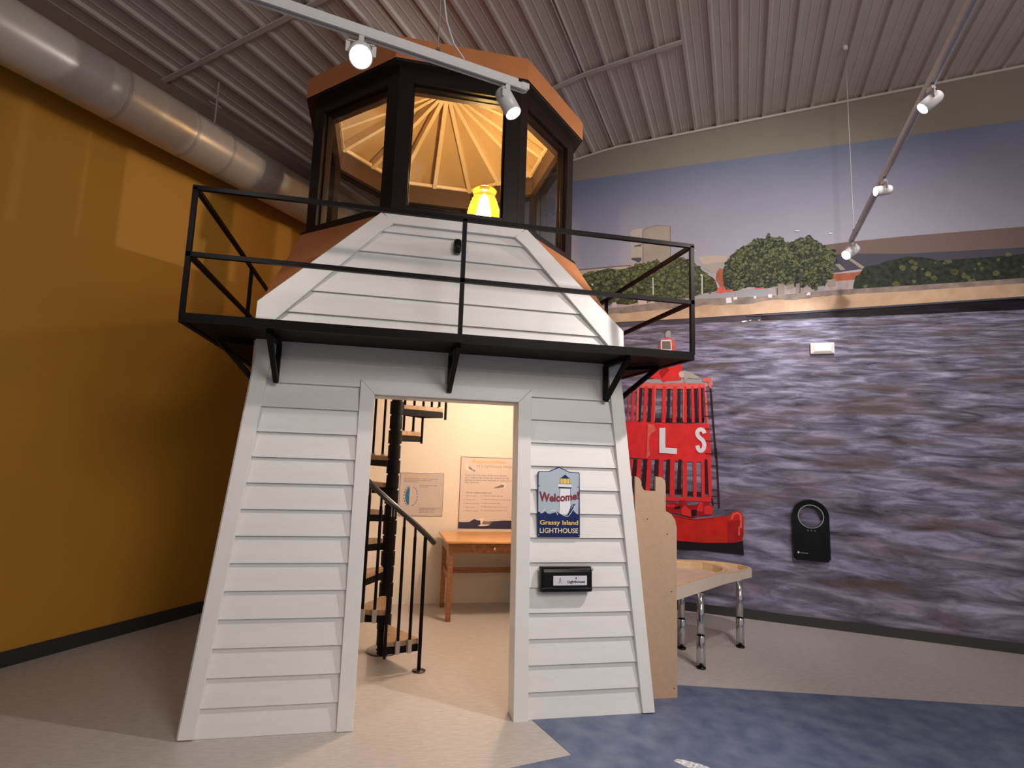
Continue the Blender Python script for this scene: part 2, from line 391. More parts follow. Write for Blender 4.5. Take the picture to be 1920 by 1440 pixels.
decal('printed_pavement', [[(1080,605),(1083,570),(1200,566),(1300,553),(1360,546),(1440,538),(1560,528),(1614,524),(2150,490),(2150,542),(1300,592),(1200,600)]], pinkf)
# tree masses, each a crown with lighter leaf clumps
def inside(x, y, P):
    c = False; j = len(P) - 1
    for i in range(len(P)):
        if (P[i][1] > y) != (P[j][1] > y) and x < (P[j][0]-P[i][0])*(y-P[i][1])/(P[j][1]-P[i][1]) + P[i][0]: c = not c
        j = i
    return c
def ragged(P, amp, n=4):
    out = []
    for i in range(len(P)):
        a, c = P[i], P[(i+1) % len(P)]
        for k in range(n):
            t = k/n; out.append((a[0]+(c[0]-a[0])*t + random.uniform(-amp, amp), a[1]+(c[1]-a[1])*t + random.uniform(-amp, amp)))
    return out
def blob(x, y, r):
    a0 = random.random()*6; return [(x + r*random.uniform(.6,1.25)*cos(a0+k*pi/4), y + r*random.uniform(.45,1)*sin(a0+k*pi/4)) for k in range(8)]
def tree(name, P, cols, n, r, trunks=()):
    t = decal(name, [ragged(P, 2.2)], cols[0])
    xs = [p[0] for p in P]; ys = [p[1] for p in P]
    for ci, cm in enumerate(cols[1:]):
        bl = []
        while len(bl) < n // (ci+1):
            x, y = random.uniform(min(xs), max(xs)), random.uniform(min(ys), max(ys))
            if inside(x, y, P) and random.random() < (1.15 - .6*(y-min(ys))/(max(ys)-min(ys))): bl.append(blob(x, y, r*random.uniform(.3, 1.3)))
        decal('leaf_clumps', bl, cm, t)
    if trunks: decal('trunk', [stroke(p, w) for p, w in trunks], slate, t)
    return t
tree('printed_tree', [(1060,575),(1060,520),(1083,520),(1110,510),(1140,505),(1165,506),(1195,496),(1215,494),(1232,486),(1240,492),(1265,482),(1292,486),(1308,497),(1322,512),(1338,522),(1346,545),(1320,553),(1290,560),(1240,566),(1180,570)],
     (hedge1, hedge2, leaf3), 560, 3.4)
tree('printed_tree', [(1360,546),(1357,520),(1360,492),(1370,480),(1388,466),(1408,456),(1420,446),(1436,449),(1441,438),(1450,448),(1462,444),(1472,452),(1482,457),(1492,450),(1506,446),(1517,442),(1526,449),(1540,457),(1552,466),(1566,470),(1568,492),(1562,515),(1550,535),(1530,545),(1514,535),(1496,542),(1470,534),(1440,541),(1404,538),(1382,545)],
     (leaf1, leaf2, leaf3), 760, 3.3, (([(1499,552),(1499,530),(1502,512)], 3.2), ([(1457,556),(1457,540)], 2)))
tree('printed_tree', [(1600,545),(1604,520),(1625,500),(1700,480),(1760,490),(2150,452),(2150,530)], (leaf1, hedge2), 60, 7)
decal('printed_house_front', [[(1459,532),(1471,534),(1471,551),(1459,552)],[(1474,534),(1489,533),(1489,540),(1476,543)],[(1492,533),(1499,531),(1499,548),(1492,549)],[(1551,525),(1566,524),(1566,537),(1552,538)],[(1502,541),(1508,545),(1500,549)]], stone)
decal('printed_red_shed', [[(1343,547),(1347,540),(1354,537),(1362,544),(1374,543),(1374,547),(1344,550)],[(1416,541),(1432,539),(1432,550),(1416,552)]], redl)
decal('printed_fence', [[(1300,556),(1374,548),(1374,560),(1300,566)],[(1378,546),(1440,541),(1440,555),(1378,560)],[(1532,538),(1534,548),(1545,547),(1545,536)]], grey)
decal('printed_vehicle', [[(1196,563),(1212,562),(1213,573),(1198,574)],[(1220,561),(1228,560),(1229,572),(1221,573)],[(1148,568),(1156,567),(1157,576),(1148,577)],[(1237,566),(1242,564),(1242,578),(1238,578)]], pnk)
# seawall and sandy bank
decal('printed_seawall', [ragged([(1060,590),(1200,572),(1300,562),(1440,555),(1519,549),(1614,541),(2150,507),(2150,557),(1614,566),(1300,588),(1060,612)], .8, 3)], seawall)
decal('printed_bank', [ragged([(1060,600),(1130,590),(1200,585),(1260,578),(1330,572),(1400,570),(1460,563),(1500,562),(1550,556),(1614,552),(2150,519)], 1.6, 6)[:60] + [(2150,541),(1614,577),(1300,597),(1150,605),(1060,611)]], sand)
decal('printed_bright_wall', [[(1361,559),(1371,558),(1372,568),(1362,569)],[(1375,558),(1382,557),(1382,562),(1375,563)],[(1440,553),(1447,552),(1447,559),(1440,558)],[(1514,549),(1519,548),(1519,554),(1511,554)],[(1413,556),(1418,555),(1418,560),(1413,560)]], wht)
pl = decal('printed_lamp_post', [stroke([(1316.5,552),(1316.5,516)], 2), blob(1315.5,517,2.6), stroke([(1225,553),(1224.5,521)], 1.6), blob(1111,534,2.2)], wht)
decal('printed_gull', [[(1489,434),(1493,432.5),(1499,432),(1499,434),(1494,435)],[(1553,438),(1558,437),(1561,438.5),(1555,440)],[(1603,418),(1608,417.5),(1608,419)],[(1299,471),(1305,469.5),(1304,471.5)]], wht)
decal('printed_wave_caps', [[(1390,603),(1396,601.5),(1402,602),(1396,604.5),(1391,605)],[(1404,601),(1409,600),(1407,602.5)],[(1420,600.5),(1426,600),(1424,601.5)]], wht)
decal('printed_bank_shadow', [[(1400,592),(1500,585),(1614,576.5),(2150,541),(2150,544),(1614,580),(1500,588.5),(1400,594)]], slate)
# the red buoy
buoy = decal('printed_buoy', [[(1174,790),(1200,791),(1260,794),(1300,795),(1329.5,794),(1332,830),(1333.5,866),(1300,866),(1266,864),(1220,861),(1178,858),(1172,830)]], redp)
q4 = lambda P: [(1140+x/5.538, 600+y/5.538) for x, y in P]
q5 = lambda P: [(1140+x/5.538, 840+y/5.538) for x, y in P]
decal('buoy_deck', [[(1196,717),(1215,712),(1250,708),(1300,709),(1334,711),(1337,722),(1318,727),(1250,729),(1192,724)]], grey, buoy)
decal('buoy_rim', [[(1190,722),(1196,717),(1245,719),(1262,718),(1322,719),(1322,727),(1300,729),(1250,730),(1194,727)]], redl, buoy)
# cage bars: dark far bars first, then the near ones
fb, nb, lb = [], [], []
for a, c in ((345,325),(440,425),(635,625),(740,735),(835,840),(910,925),(970,985)):
    fb.append(q4([(a-13,715),(a+15,715),(c+15,1060),(c-13,1060)]))
fb += [q4([(495,1020),(550,1020),(550,1060),(490,1060)]), q4([(600,1020),(1000,1020),(1000,1066),(600,1066)])]
for a, w, c in ((222,12,205),(272,26,250),(318,24,298),(400,34,378),(478,34,465),(588,38,578),(695,38,690),(798,36,800),(878,28,885),(950,26,960),(1005,18,1022)):
    nb.append(q4([(a-w*.5,690),(a+w*.5,690),(c+w*.5,1066),(c-w*.5,1066)]))
decal('buoy_far_bar', fb, mar, buoy); decal('buoy_bar', nb, redp, buoy)
decal('buoy_bar_edge', [q4([(303,665),(325,665),(318,1045),(300,1045)]), q4([(488,700),(500,700),(487,1050),(480,1050)]), q4([(780,700),(790,700),(785,1050),(778,1050)]), q4([(1000,680),(1018,690),(1040,1050),(1026,1050)])], redl, buoy)
fb, nb = [], []
for a, c in ((285,255),(390,360),(508,490),(628,610),(750,735),(1020,1025)): fb.append(q5([(a-16,118),(a+18,118),(c+24,470),(c-18,470)]))
fb += [q5([(240,425),(480,425),(480,450),(240,450)]), q5([(600,440),(680,440),(690,470),(600,465)]), q5([(700,430),(770,420),(770,478),(700,475)]), q5([(830,450),(975,455),(975,500),(830,490)])]
for a, w, c in ((240,40,205),(330,44,300),(435,44,408),(555,48,545),(670,46,665),(800,44,798),(900,34,905),(985,34,990),(1050,34,1065)):
    nb.append(q5([(a-w*.5,118),(a+w*.5,118),(c+w*.5,530),(c-w*.5,530)]))
decal('buoy_far_bar', fb, mar, buoy); decal('buoy_bar', nb, redp, buoy)
decal('buoy_ring', [q5([(150,480),(600,505),(820,510),(960,515),(1040,500),(1090,540),(1060,560),(960,552),(600,545),(150,520)])], redp, buoy)
decal('buoy_shadow', [q5([(550,960),(720,960),(1000,985),(1300,985),(1400,960),(1412,1110),(1300,1095),(1140,1078),(960,1055),(720,1050),(550,1055)])], blk, buoy)
hull = decal('buoy_hull', [q5([(300,640),(600,640),(610,680),(720,700),(900,735),(1100,715),(1260,700),(1300,660),(1350,650),(1395,680),(1408,760),(1408,900),(1390,965),(1270,982),(1000,982),(720,960),(300,940)])], pc('printed_hull_red', (.56,.020,.012), var=.12, vscale=12), buoy)
decal('hull_shade', [q5([(1240,760),(1360,745),(1400,780),(1408,900),(1390,965),(1300,980),(1240,980)]), q5([(610,690),(720,706),(900,742),(1100,722),(1100,735),(900,755),(720,720),(610,704)])], redd, buoy)
decal('hull_hook', [stroke(q5([(1285,740),(1300,690),(1340,670),(1375,690),(1380,760),(1380,830)]), 3.4), stroke(q5([(1362,815),(1360,905)]), 3)], redl, buoy)
decal('buoy_fitting', [q5([(610,570),(700,560),(740,580),(750,540),(800,540),(830,590),(910,590),(960,560),(1040,560),(1095,620),(1090,690),(1000,700),(860,720),(760,690),(600,660)])], redd, buoy)
decal('buoy_fitting_light', [q5([(760,640),(800,590),(860,650),(862,710),(770,690)]), q5([(1000,610),(1050,590),(1095,625),(1085,690),(1000,680)]), q5([(920,650),(950,560),(985,560),(985,660)]), q5([(610,580),(690,590),(700,610),(612,605)])], redp, buoy)
decal('buoy_fitting_gap', [q5([(865,640),(925,640),(920,700),(870,710)]), q5([(690,610),(760,600),(750,630),(690,635)])], blk, buoy)
decal('buoy_beacon', [q4([(430,605),(470,510),(520,480),(620,470),(690,490),(735,450),(765,450),(772,560),(760,625),(600,638),(580,650),(545,615)])], redp, buoy)
decal('beacon_shade', [q4([(527,545),(590,470),(640,520),(560,610)])], redd, buoy)
decal('beacon_lamp', [q4([(535,330),(540,230),(580,190),(660,190),(695,220),(705,320),(720,335)])], redl, buoy)
decal('solar_panel', [q4([(553,212),(660,208),(665,330),(553,328)])], wht, buoy)
decal('solar_cells', [q4([(562,224),(650,222),(654,308),(562,306)])], solar, buoy)
decal('beacon_cap', [q4([(598,185),(600,135),(625,112),(655,125),(650,185)])], grey, buoy)
decal('gull_on_buoy', [q4([(735,560),(750,535),(800,528),(860,545),(920,580),(970,612),(900,612),(840,605),(810,620),(815,650),(800,650),(790,600),(760,600)])], stone2, buoy)
decal('gull_head', [q4([(735,560),(752,538),(785,540),(790,590),(765,603),(742,590)])], pnk, buoy)
decal('ladder', [stroke(q4([(1060,640),(1075,820),(1095,1100),(1125,1440)]), 3.4), stroke(q5([(1120,0),(1135,200),(1145,400),(1155,625)]), 3.2)] +
      [stroke(q4([(1010,y),(1085,y+8)]), 1.3) for y in (740,870,1000,1128,1254,1385)] + [stroke(q5([(1075,y),(1140,y+6)]), 1.4) for y in (50,180,308,435,500,570)] + [stroke(q5([(1080,520),(1095,600)]), 2.6)], mar, buoy)
decal('ladder_top', [q4([(985,600),(1070,605),(1080,720),(1050,700),(1040,650),(985,640)])], redl, buoy)
decal('letter', [q4([(536,1120),(597,1120),(597,1326),(718,1334),(715,1392),(535,1380)])], wht, buoy)
def chaikin(P, k=3):
    for _ in range(k):
        Q = [P[0]]
        for a, c in zip(P, P[1:]): Q += [(a[0]*.75+c[0]*.25, a[1]*.75+c[1]*.25), (a[0]*.25+c[0]*.75, a[1]*.25+c[1]*.75)]
        P = Q + [P[-1]]
    return P
s_path = [(1003,1178),(992,1147),(962,1134),(932,1150),(925,1185),(945,1220),(985,1248),(1003,1290),(995,1340),(965,1364),(938,1345),(928,1304)]
decal('letter', [stroke(chaikin(q4(s_path)), 7.6)], pnk if False else wht, buoy)
decal('rust_streak', [q4([(415,1080),(480,1085),(500,1150),(450,1180),(425,1250),(440,1400),(400,1440),(410,1250)])], redl, buoy)

# fixtures on the mural wall
fx = thing('wall_strobe', 'small ivory plastic alarm device screwed to the mural above the hand dryer', 'alarm device', MU(*MP(1541,654), .0))
u, z = MP(1541, 654); T = lambda a, b_, c: MU(u + a, z + b_, c + .012)
b = MB(T); W2, H2 = .108, .058
b.add([(-W2,-H2,0),(W2,-H2,0),(W2,H2,0),(-W2,H2,0),(-W2,-H2,.02),(W2,-H2,.02),(W2,H2,.02),(-W2,H2,.02),(-.07,-.03,.04),(.07,-.03,.04),(.07,.04,.04),(-.07,.04,.04)],
      [(0,3,2,1),(0,1,5,4),(1,2,6,5),(2,3,7,6),(3,0,4,7),(4,5,9,8),(5,6,10,9),(6,7,11,10),(7,4,8,11),(8,9,10,11)])
b.build('housing', ivory, fx, bevel=.004)
for sx in (-1, 1): MB(T).lathe(T(sx*.083,0,.022), [(0,.006),(.011,.006),(.012,0)], 14, axis=-NM).build('screw', mat('screw_grey', (.12,.09,.09), .4), fx)
dry = thing('hand_dryer', 'black ring-topped plastic dispenser mounted low on the mural', 'hand dryer', MU(*MP(1520,1053), 0))
u0, z0 = MP(1486, 1046); u1, z1 = MP(1556, 1054); uc = (u0+u1)/2; hw = (u1-u0)/2; zt = MP(1520, 936)[1]; zb = (z0+z1)/2
b = MB(MU); n = 40; zc = zt - hw; ro, ri = hw, hw*.665
b_out = [(uc + ro*cos(a), zc + ro*sin(a)) for a in [pi*k/n for k in range(n+1)]]
rr = .02
b_low = [(uc-ro, zb+rr), (uc-ro+rr*.3, zb+rr*.3), (uc-ro+rr, zb), (uc+ro-rr, zb), (uc+ro-rr*.3, zb+rr*.3), (uc+ro, zb+rr)]
front, back = .085, .004
zr = zc - ri - .004                     # body below the ring
lowp = [(uc+ro, zc), ] 
body = [(uc-ro, zc)] + b_low + [(uc+ro, zc)]
# ring (upper half outer, full inner) + slab below made as quads round the hole
outer = []
for k in range(2*n):
    a = 2*pi*k/(2*n)
    if a <= pi: outer.append((uc+ro*cos(a), zc+ro*sin(a)))
    else:
        dx, dz = cos(a), sin(a); t = min(ro/abs(dx) if abs(dx) > 1e-6 else 9, (zc-zb)/abs(dz) if abs(dz) > 1e-6 else 9)
        x, zz = uc+dx*t, zc+dz*t; outer.append((x, zz))
inner = [(uc+ri*cos(2*pi*k/(2*n)), zc+ri*sin(2*pi*k/(2*n))) for k in range(2*n)]
K = 2*n
mid = [(o_[0]*.92+i_[0]*.08, o_[1]*.92+i_[1]*.08) for o_, i_ in zip(outer, inner)]
b.add([(p[0],p[1],.003) for p in outer] + [(p[0],p[1],front-.015) for p in outer] + [(p[0],p[1],front) for p in mid] + [(p[0],p[1],front-.006) for p in inner] + [(p[0],p[1],.003) for p in inner],
      [(j*K+k, j*K+(k+1) % K, ((j+1) % 5)*K+(k+1) % K, ((j+1) % 5)*K+k) for j in range(5) for k in range(K)])
b.build('body', plastic, dry)
b = MB(MU)
b.add([(uc+(ri-.002)*cos(2*pi*k/K), zc+(ri-.002)*sin(2*pi*k/K), front-.004+.004*j) for j in (0,1) for k in range(K)] + [(uc+(ri+.006)*cos(2*pi*k/K), zc+(ri+.006)*sin(2*pi*k/K), front) for k in range(K)],
      [(j*K+k, j*K+(k+1) % K, (j+1)*K+(k+1) % K, (j+1)*K+k) for j in (0,1) for k in range(K)])
b.build('ring_trim', chrome, dry)
lm = mat('silver_print', (.55,.55,.55), .4)
b = MB(MU)
for dx in (-.03, 0, .03): b.flat([(uc+dx-.006, zc-ri-.028), (uc+dx+.009, zc-ri-.034), (uc+dx+.009, zc-ri-.03), (uc+dx-.003, zc-ri-.018)], front+.001)
b.build('indicator_icons', mat('icon_grey', (.16,.16,.16), .4), dry)
b = MB(MU); b.flat(blob(0,0,1) and [(uc-ro+.045+.009*cos(a*pi/4), zb+.075+.011*sin(a*pi/4)) for a in range(8)], front+.001); b.build('maker_mark', lm, dry)
b = MB(MU)
for k in range(7): b.flat([(uc-ro+.062+k*.0095, zb+.068), (uc-ro+.068+k*.0095, zb+.068), (uc-ro+.068+k*.0095, zb+.078), (uc-ro+.062+k*.0095, zb+.078)], front+.001)
b.build('maker_lettering', mat('icon_grey', (.16,.16,.16)), dry)

# ------------------------------------------------------------------ lighthouse
LH = thing('toy_lighthouse', 'tall white clapboard exhibit lighthouse with open doorway, black gallery and glazed lantern', 'lighthouse', (XC, 1.2, 0))
xo = lambda s: 1.365 - .087*min(s, 2.1)      # outer half width
xi = lambda s: 1.285 - .0915*s               # inner edge of the corner boards
P_ = .15
def lap(b, s0, s1, l0, r0, l1, r1):          # one bevelled clapboard
    b.add([(l0,s0,0),(r0,s0,0),(r1,s1,0),(l1,s1,0),(l0,s0,.022),(r0,s0,.022),(r1,s1,.003),(l1,s1,.003)],
          [(0,3,2,1),(4,5,6,7),(0,1,5,4),(1,2,6,5),(2,3,7,6),(3,0,4,7)])
DL, DR, DTOP = -.552, .549, 1.995            # casing outer edges, casing top
dxo = lambda s: 1.197 - (s-2.445)*(.707/.68)
dxi = lambda s: 1.09 - (s-2.38)*(.59/.605)   # inner edge of the diagonal boards
bl_, br_, bt = MB(F), MB(F), MB(F)
for k in range(13):
    s0, s1 = k*P_, (k+1)*P_
    lap(bl_, s0, s1, -xi(s0)-.02, DL+.01, -xi(s1)-.02, DL+.01); lap(br_, s0, s1, DR-.01, xi(s0)+.02, DR-.01, xi(s1)+.02)
for k in range(13, 21):
    s0, s1 = k*P_, min((k+1)*P_, 3.10)
    g = lambda s: (xi(s)+.02 if s < 2.35 else min(xi(s)+.02, dxi(s)+.02))
    lap(bt, s0, s1, -g(s0), g(s0), -g(s1), g(s1))
bl_.build('siding', white, LH); br_.build('siding', white, LH); bt.build('siding', white, LH)
# wall core behind the boards
core = MB(F)
core.prism([(-1.3,0.002),(DL+.02,0.002),(DL+.02,1.95),(DR-.02,1.95),(DR-.02,.002),(1.3,.002),(1.15,2.1),(1.15,2.42),(.46,3.09),(-.46,3.09),(-1.15,2.42),(-1.15,2.1)], -.09, 0)
core.build('front_wall', white, LH)
for sx in (-1, 1):
    b = MB(F)
    q = [(sx*xi(0.005),.005),(sx*xo(0.005),.005),(sx*xo(2.1),2.1),(sx*1.19,2.2),(sx*1.19,2.38),(sx*(xi(2.1)+.0),2.38),(sx*xi(2.1),2.1)]
    b.prism(q, -.02, .038); b.build('corner_board', trimw, LH, bevel=.002)
    b = MB(F)
    q = [(sx*1.115,2.31),(sx*1.205,2.31),(sx*1.205,2.445),(sx*.497,3.125),(sx*.41,3.06),(sx*.50,2.985)]
    b.prism(q, -.02, .040); b.build('rake_board', trimw, LH, bevel=.002)
    b = MB(F); b.prism([(sx*xo(.005),.005),(sx*(xo(.005)+.010),.005),(sx*(xo(2.1)+.010),2.1),(sx*xo(2.1),2.1)], -.10, .018); b.build('corner_return', trimw, LH)
b = MB(F); b.prism([(-.49,3.13),(.49,3.13),(.42,3.055),(-.42,3.055)], -.02, .040); b.build('head_board', trimw, LH, bevel=.002)
MB(F).box((-.475,3.13,-.10),(.475,3.16,.045)).build('cap_ledge', trimw, LH, bevel=.002)
# door casing: two jambs and a mitred head, plus the deep reveal
b = MB(F); b.prism([(DL,0),(DL+.089,0),(DL+.089,1.905),(DL,1.995)], -.02, .036); b.build('door_jamb', trimw, LH, bevel=.002)
b = MB(F); b.prism([(DR,-.012),(DR-.089,-.012),(DR-.089,1.905),(DR,1.995)], -.02, .036); b.build('door_jamb', trimw, LH, bevel=.002)
b = MB(F); b.prism([(DL,1.996),(DR,1.996),(DR-.089,1.906),(DL+.089,1.906)], -.02, .036); b.build('door_head', trimw, LH, bevel=.002)
b = MB(F); b.box((DL+.075,.0,-.11),(DL+.088,1.90,.029)).box((DR-.088,.0,-.11),(DR-.075,1.90,.029)).box((DL+.075,1.900,-.11),(DR-.075,1.915,.0)); b.build('door_reveal', trimw, LH)
# body behind the front
inner = 1.19
b = MB()
for sx in (-1, 1): MB().box((XC+sx*1.18-.03,.16,0),(XC+sx*1.18+.03,YB+.06,2.42)).build('side_wall', cream, LH)
MB(lambda x, z, o: Vector((XC+x, YB+o, z))).prism([(-1.15,0),(1.15,0),(1.15,2.42),(.46,3.09),(-.46,3.09),(-1.15,2.42)], 0, .06).build('back_wall', cream, LH)
MB().box((XC-1.15,.22,2.40),(XC+1.15,YB,2.46)).build('upper_floor', cream, LH)
# copper broaches between the square body and the eight-sided lantern
LCY, LA = 1.255, 1.055
def octa(a, z, cy=LCY, cx=XC-.0025):
    s = a*(sqrt(2)-1); return [Vector((cx+x, cy+y, z)) for x, y in ((-s,-a),(s,-a),(a,-s),(a,s),(s,a),(-s,a),(-a,s),(-a,-s))]
O = octa(LA+.02, 3.15)
for sx in (-1, 1):
    P0 = F(sx*.497, 3.125, -.012); P1 = F(sx*1.203, 2.445, -.012)
    P0b = F(sx*.497, 3.125, -.03); 
    k2 = 2 if sx > 0 else 7; k3 = 3 if sx > 0 else 6; kf = 1 if sx > 0 else 0
    a = O[k2]; c = O[k3]; fr = O[kf]
    Pb = Vector((XC+sx*1.203, YB+.07, 2.44)); PL = Vector((XC+sx*1.203, .17, 2.30)); PLb = Vector((XC+sx*1.203, YB+.07, 2.30)); kb = 4 if sx > 0 else 5; Bb = O[kb]; Tb = Vector((XC+sx*.46, YB+.07, 3.10))
    b = MB(); b.add([P0, P1, a, fr], [(0,1,2),(0,2,3)], raw=True)
    # slightly dished hip sheet: subdivided and pushed in at mid height
    b.add([a, P1, Pb, c, Bb, Tb], [(0,1,2,3),(3,2,5,4)], raw=True); b.add([P1, Pb, PLb, PL], [(0,1,2,3)], raw=True)
    o = b.build('copper_roof', copper, LH)
b = MB(); Q = octa(LA+.03, 3.13); Q2 = octa(LA+.03, 3.155); R1 = octa(LA-.16, 3.13); R2 = octa(LA-.16, 3.155)
b.add(Q+Q2+R2+R1, [(j*8+k, j*8+(k+1) % 8, ((j+1) % 4)*8+(k+1) % 8, ((j+1) % 4)*8+k) for j in range(4) for k in range(8)], raw=True)
b.build('lantern_curb', bronze, LH)
b = MB(); R1 = octa(LA-.16, 3.13); R2 = octa(LA-.16, 3.15); b.add(R1+R2, [tuple(range(8))[::-1], tuple(range(8,16))], raw=True); b.build('lantern_floor', mat('lantern_floor', (.28,.2,.14), .6), LH)
# eight window frames with their panes
OUT = octa(LA, 0); ZB, ZT, ZH = 3.155, 4.225, 4.105
def side(k):
    a, c = OUT[k], OUT[(k+1) % 8]; d = (c-a).normalized(); nrm = Vector((-d.y, d.x, 0))
    if nrm.dot(Vector((XC,LCY,0)) - a) < 0: nrm = -nrm      # points inward
    L_ = (c-a).length
    return lambda x, z, o: a + d*x + nrm*o + Vector((0,0,z)), L_
for k in range(8):
    T, L_ = side(k); st = .105
    b = MB(T); t8 = .10*math.tan(pi/8)
    for x0, x1, e0, e1 in ((0, st, 1, 0), (L_-st, L_, 0, 1)):   # mitred stiles
        b.add([(x0,ZB,0),(x1,ZB,0),(x1-(t8 if e1 else 0),ZB,.10),(x0+(t8 if e0 else 0),ZB,.10),(x0,ZT,0),(x1,ZT,0),(x1-(t8 if e1 else 0),ZT,.10),(x0+(t8 if e0 else 0),ZT,.10)],
              [(0,3,2,1),(4,5,6,7),(0,1,5,4),(1,2,6,5),(2,3,7,6),(3,0,4,7)])
    b.box((st,ZH,0),(L_-st,ZT,.10)).box((st,ZB,0),(L_-st,ZB+.045,.10))
    # raised glazing bead
    b.box((st,ZB+.045,.035),(st+.012,ZH,.06)).box((L_-st-.012,ZB+.045,.035),(L_-st,ZH,.06)).box((st,ZH-.012,.035),(L_-st,ZH,.06)).box((st,ZB+.045,.035),(L_-st,ZB+.057,.06))
    fo = b.build('window_frame', bronze, LH, bevel=.002)
    MB(T).box((st+.012,ZB+.057,.045),(L_-st-.012,ZH-.012,.049)).build('pane', glass, fo)
# inner plate the rafters sit on
wbr = mat('brown_header', (.075,.042,.026), .5, var=.1, vscale=6, vstretch=(1,1,6))
def ring(name, ao, ai, z0, z1, m, cy=LCY, par=None):
    A, B_, Cc, D = octa(ao, z0), octa(ao, z1), octa(ai, z1), octa(ai, z0); b = MB()
    b.add(A+B_+Cc+D, [(j*8+k, j*8+(k+1) % 8, ((j+1) % 4)*8+(k+1) % 8, ((j+1) % 4)*8+k) for j in range(4) for k in range(8)], raw=True)
    return b.build(name, m, par or LH)
ring('header', LA-.10, LA-.145, 4.10, 4.285, wbr)
RF = MB()
fo_, fi_ = octa(1.125, 4.225), octa(1.125, 4.385); top = Vector((XC, LCY, 4.98))
RF.add(fo_ + fi_ + [top], [(k, (k+1) % 8, 8+(k+1) % 8, 8+k) for k in range(8)] + [(8+k, 8+(k+1) % 8, 16) for k in range(8)], raw=True)
roof = RF.build('roof', copper, LH)
ring('soffit', 1.115, LA-.02, 4.215, 4.235, mat('soffit_black', (.015,.012,.012), .5), par=roof)
b = MB(); a = octa(LA-.11, 4.33); b.add(a + [Vector((XC, LCY, 4.865))] + octa(LA-.11, 4.345) + [Vector((XC, LCY, 4.885))],
      [(k, (k+1) % 8, 8) for k in range(8)] + [(9+k, 9+(k+1) % 8, 17) for k in range(8)], raw=True)
b.build('ceiling_lining', rooft, roof)
ring('wall_plate', LA-.12, LA-.165, 4.282, 4.312, rafm, par=roof)
inr = octa(LA-.14, 0)
for k in range(16):
    if k % 2 == 0: e = inr[k//2]
    else: e = (inr[k//2] + inr[(k//2+1) % 8]) / 2
    d = Vector((XC-e.x, LCY-e.y, 0)); L_ = d.length; d.normalize(); sl = (4.84-4.315)/L_
    endr = .02 if k % 4 == 0 else .07
    p0 = Vector((e.x, e.y, 4.30)); p1 = Vector((e.x, e.y, 4.30)) + d*(L_-endr); p1.z = 4.30 + sl*(L_-endr)
    MB().bar(p0, p1, .038, .07).build('rafter', rafm, roof)
# gallery deck, railing and brackets
gz0, gz1 = 2.205, 2.232; gx = 1.485; gy0, gy1 = -.30, 2.2
deck = MB()
deck.box((XC-gx,gy0,gz0),(XC+gx,.13,gz1)).box((XC-gx,.13,gz0),(XC-1.20,gy1,gz1)).box((XC+1.20,.13,gz0),(XC+gx,gy1,gz1))
dk = deck.build('gallery_deck', blackdeck, LH)
b = MB()
for p, q in (((XC-gx,gy0),(XC+gx,gy0)),((XC-gx,gy0),(XC-gx,gy1)),((XC+gx,gy0),(XC+gx,gy1))):
    b.bar((*p,gz1-.010),(*q,gz1-.010),.03,.05)
b.build('deck_edge_bar', black, dk)
gr = MB()
for z in (2.945, 2.57):
    gr.bar((XC-gx-.0125,gy0,z),(XC+gx+.0125,gy0,z),.025)
    for sx in (-1,1): gr.bar((XC+sx*gx,gy0,z),(XC+sx*gx,gy1,z),.025)
rail = gr.build('railing', black, LH)
for x, y in ((XC-gx,gy0),(XC+.0,gy0),(XC+gx,gy0),(XC-gx,1.15),(XC+gx,1.10),(XC-gx,gy1),(XC+gx,gy1)):
    MB().bar((x,y,gz1),(x,y,2.945),.025).build('railing_post', black, rail)
def bracket(w, out, o_bot):                  # wall top, outer top, wall bottom
    b = MB(); b.bar(w, out, .028); b.bar(w, o_bot, .028); b.bar(out, o_bot, .028); return b.build('bracket', black, LH)
for u in (-1.05, .0, 1.065):
    yb = F(u, 2.02).y - .045; yt = F(u, 2.19).y - .045
    bracket(Vector((XC+u, yt, 2.185)), Vector((XC+u-.0, -.27, 2.185)), Vector((XC+u, yb, 1.95)))
for sx in (-1, 1):
    bracket(Vector((XC+sx*1.17,.21,2.185)), Vector((XC+sx*1.40,.10 if sx<0 else -.02,2.185)), Vector((XC+sx*1.19,.20,1.95)))

# ------------------------------------------------------------------ things on the front
sen = thing('motion_sensor', 'tiny rounded black sensor on the upper clapboards behind the railing', 'sensor', F(*FP(856,467)))
u, s = FP(856, 467)
b = MB(lambda a, c, o: F(u+a, s+c, o+.023)); n = 20; hw_, hh = .028, .052
lo = [(hw_*(abs(cos(t))**.6)*(1 if cos(t) > 0 else -1), hh*(abs(sin(t))**.6)*(1 if sin(t) > 0 else -1)) for t in [2*pi*k/n for k in range(n)]]
lv = [(1,0),(1,.03),(.82,.045),(.5,.05)]
b.add([(x*f_, y*f_, o) for f_, o in lv for x, y in lo], [(j*n+k, j*n+(k+1) % n, (j+1)*n+(k+1) % n, (j+1)*n+k) for j in range(3) for k in range(n)] + [tuple(range(3*n,4*n)), tuple(range(n))[::-1]])
b.build('sensor_body', plastic, sen)
MB(lambda a, c, o: F(u+a, s+c, o)).lathe(F(u, s-.012, .071), [(0,.010),(.009,.007),(.013,0)], 16, axis=(0,-1,0)).build('sensor_lens', mat('lens_black', (.02,.02,.025), .05, coat=1), sen)

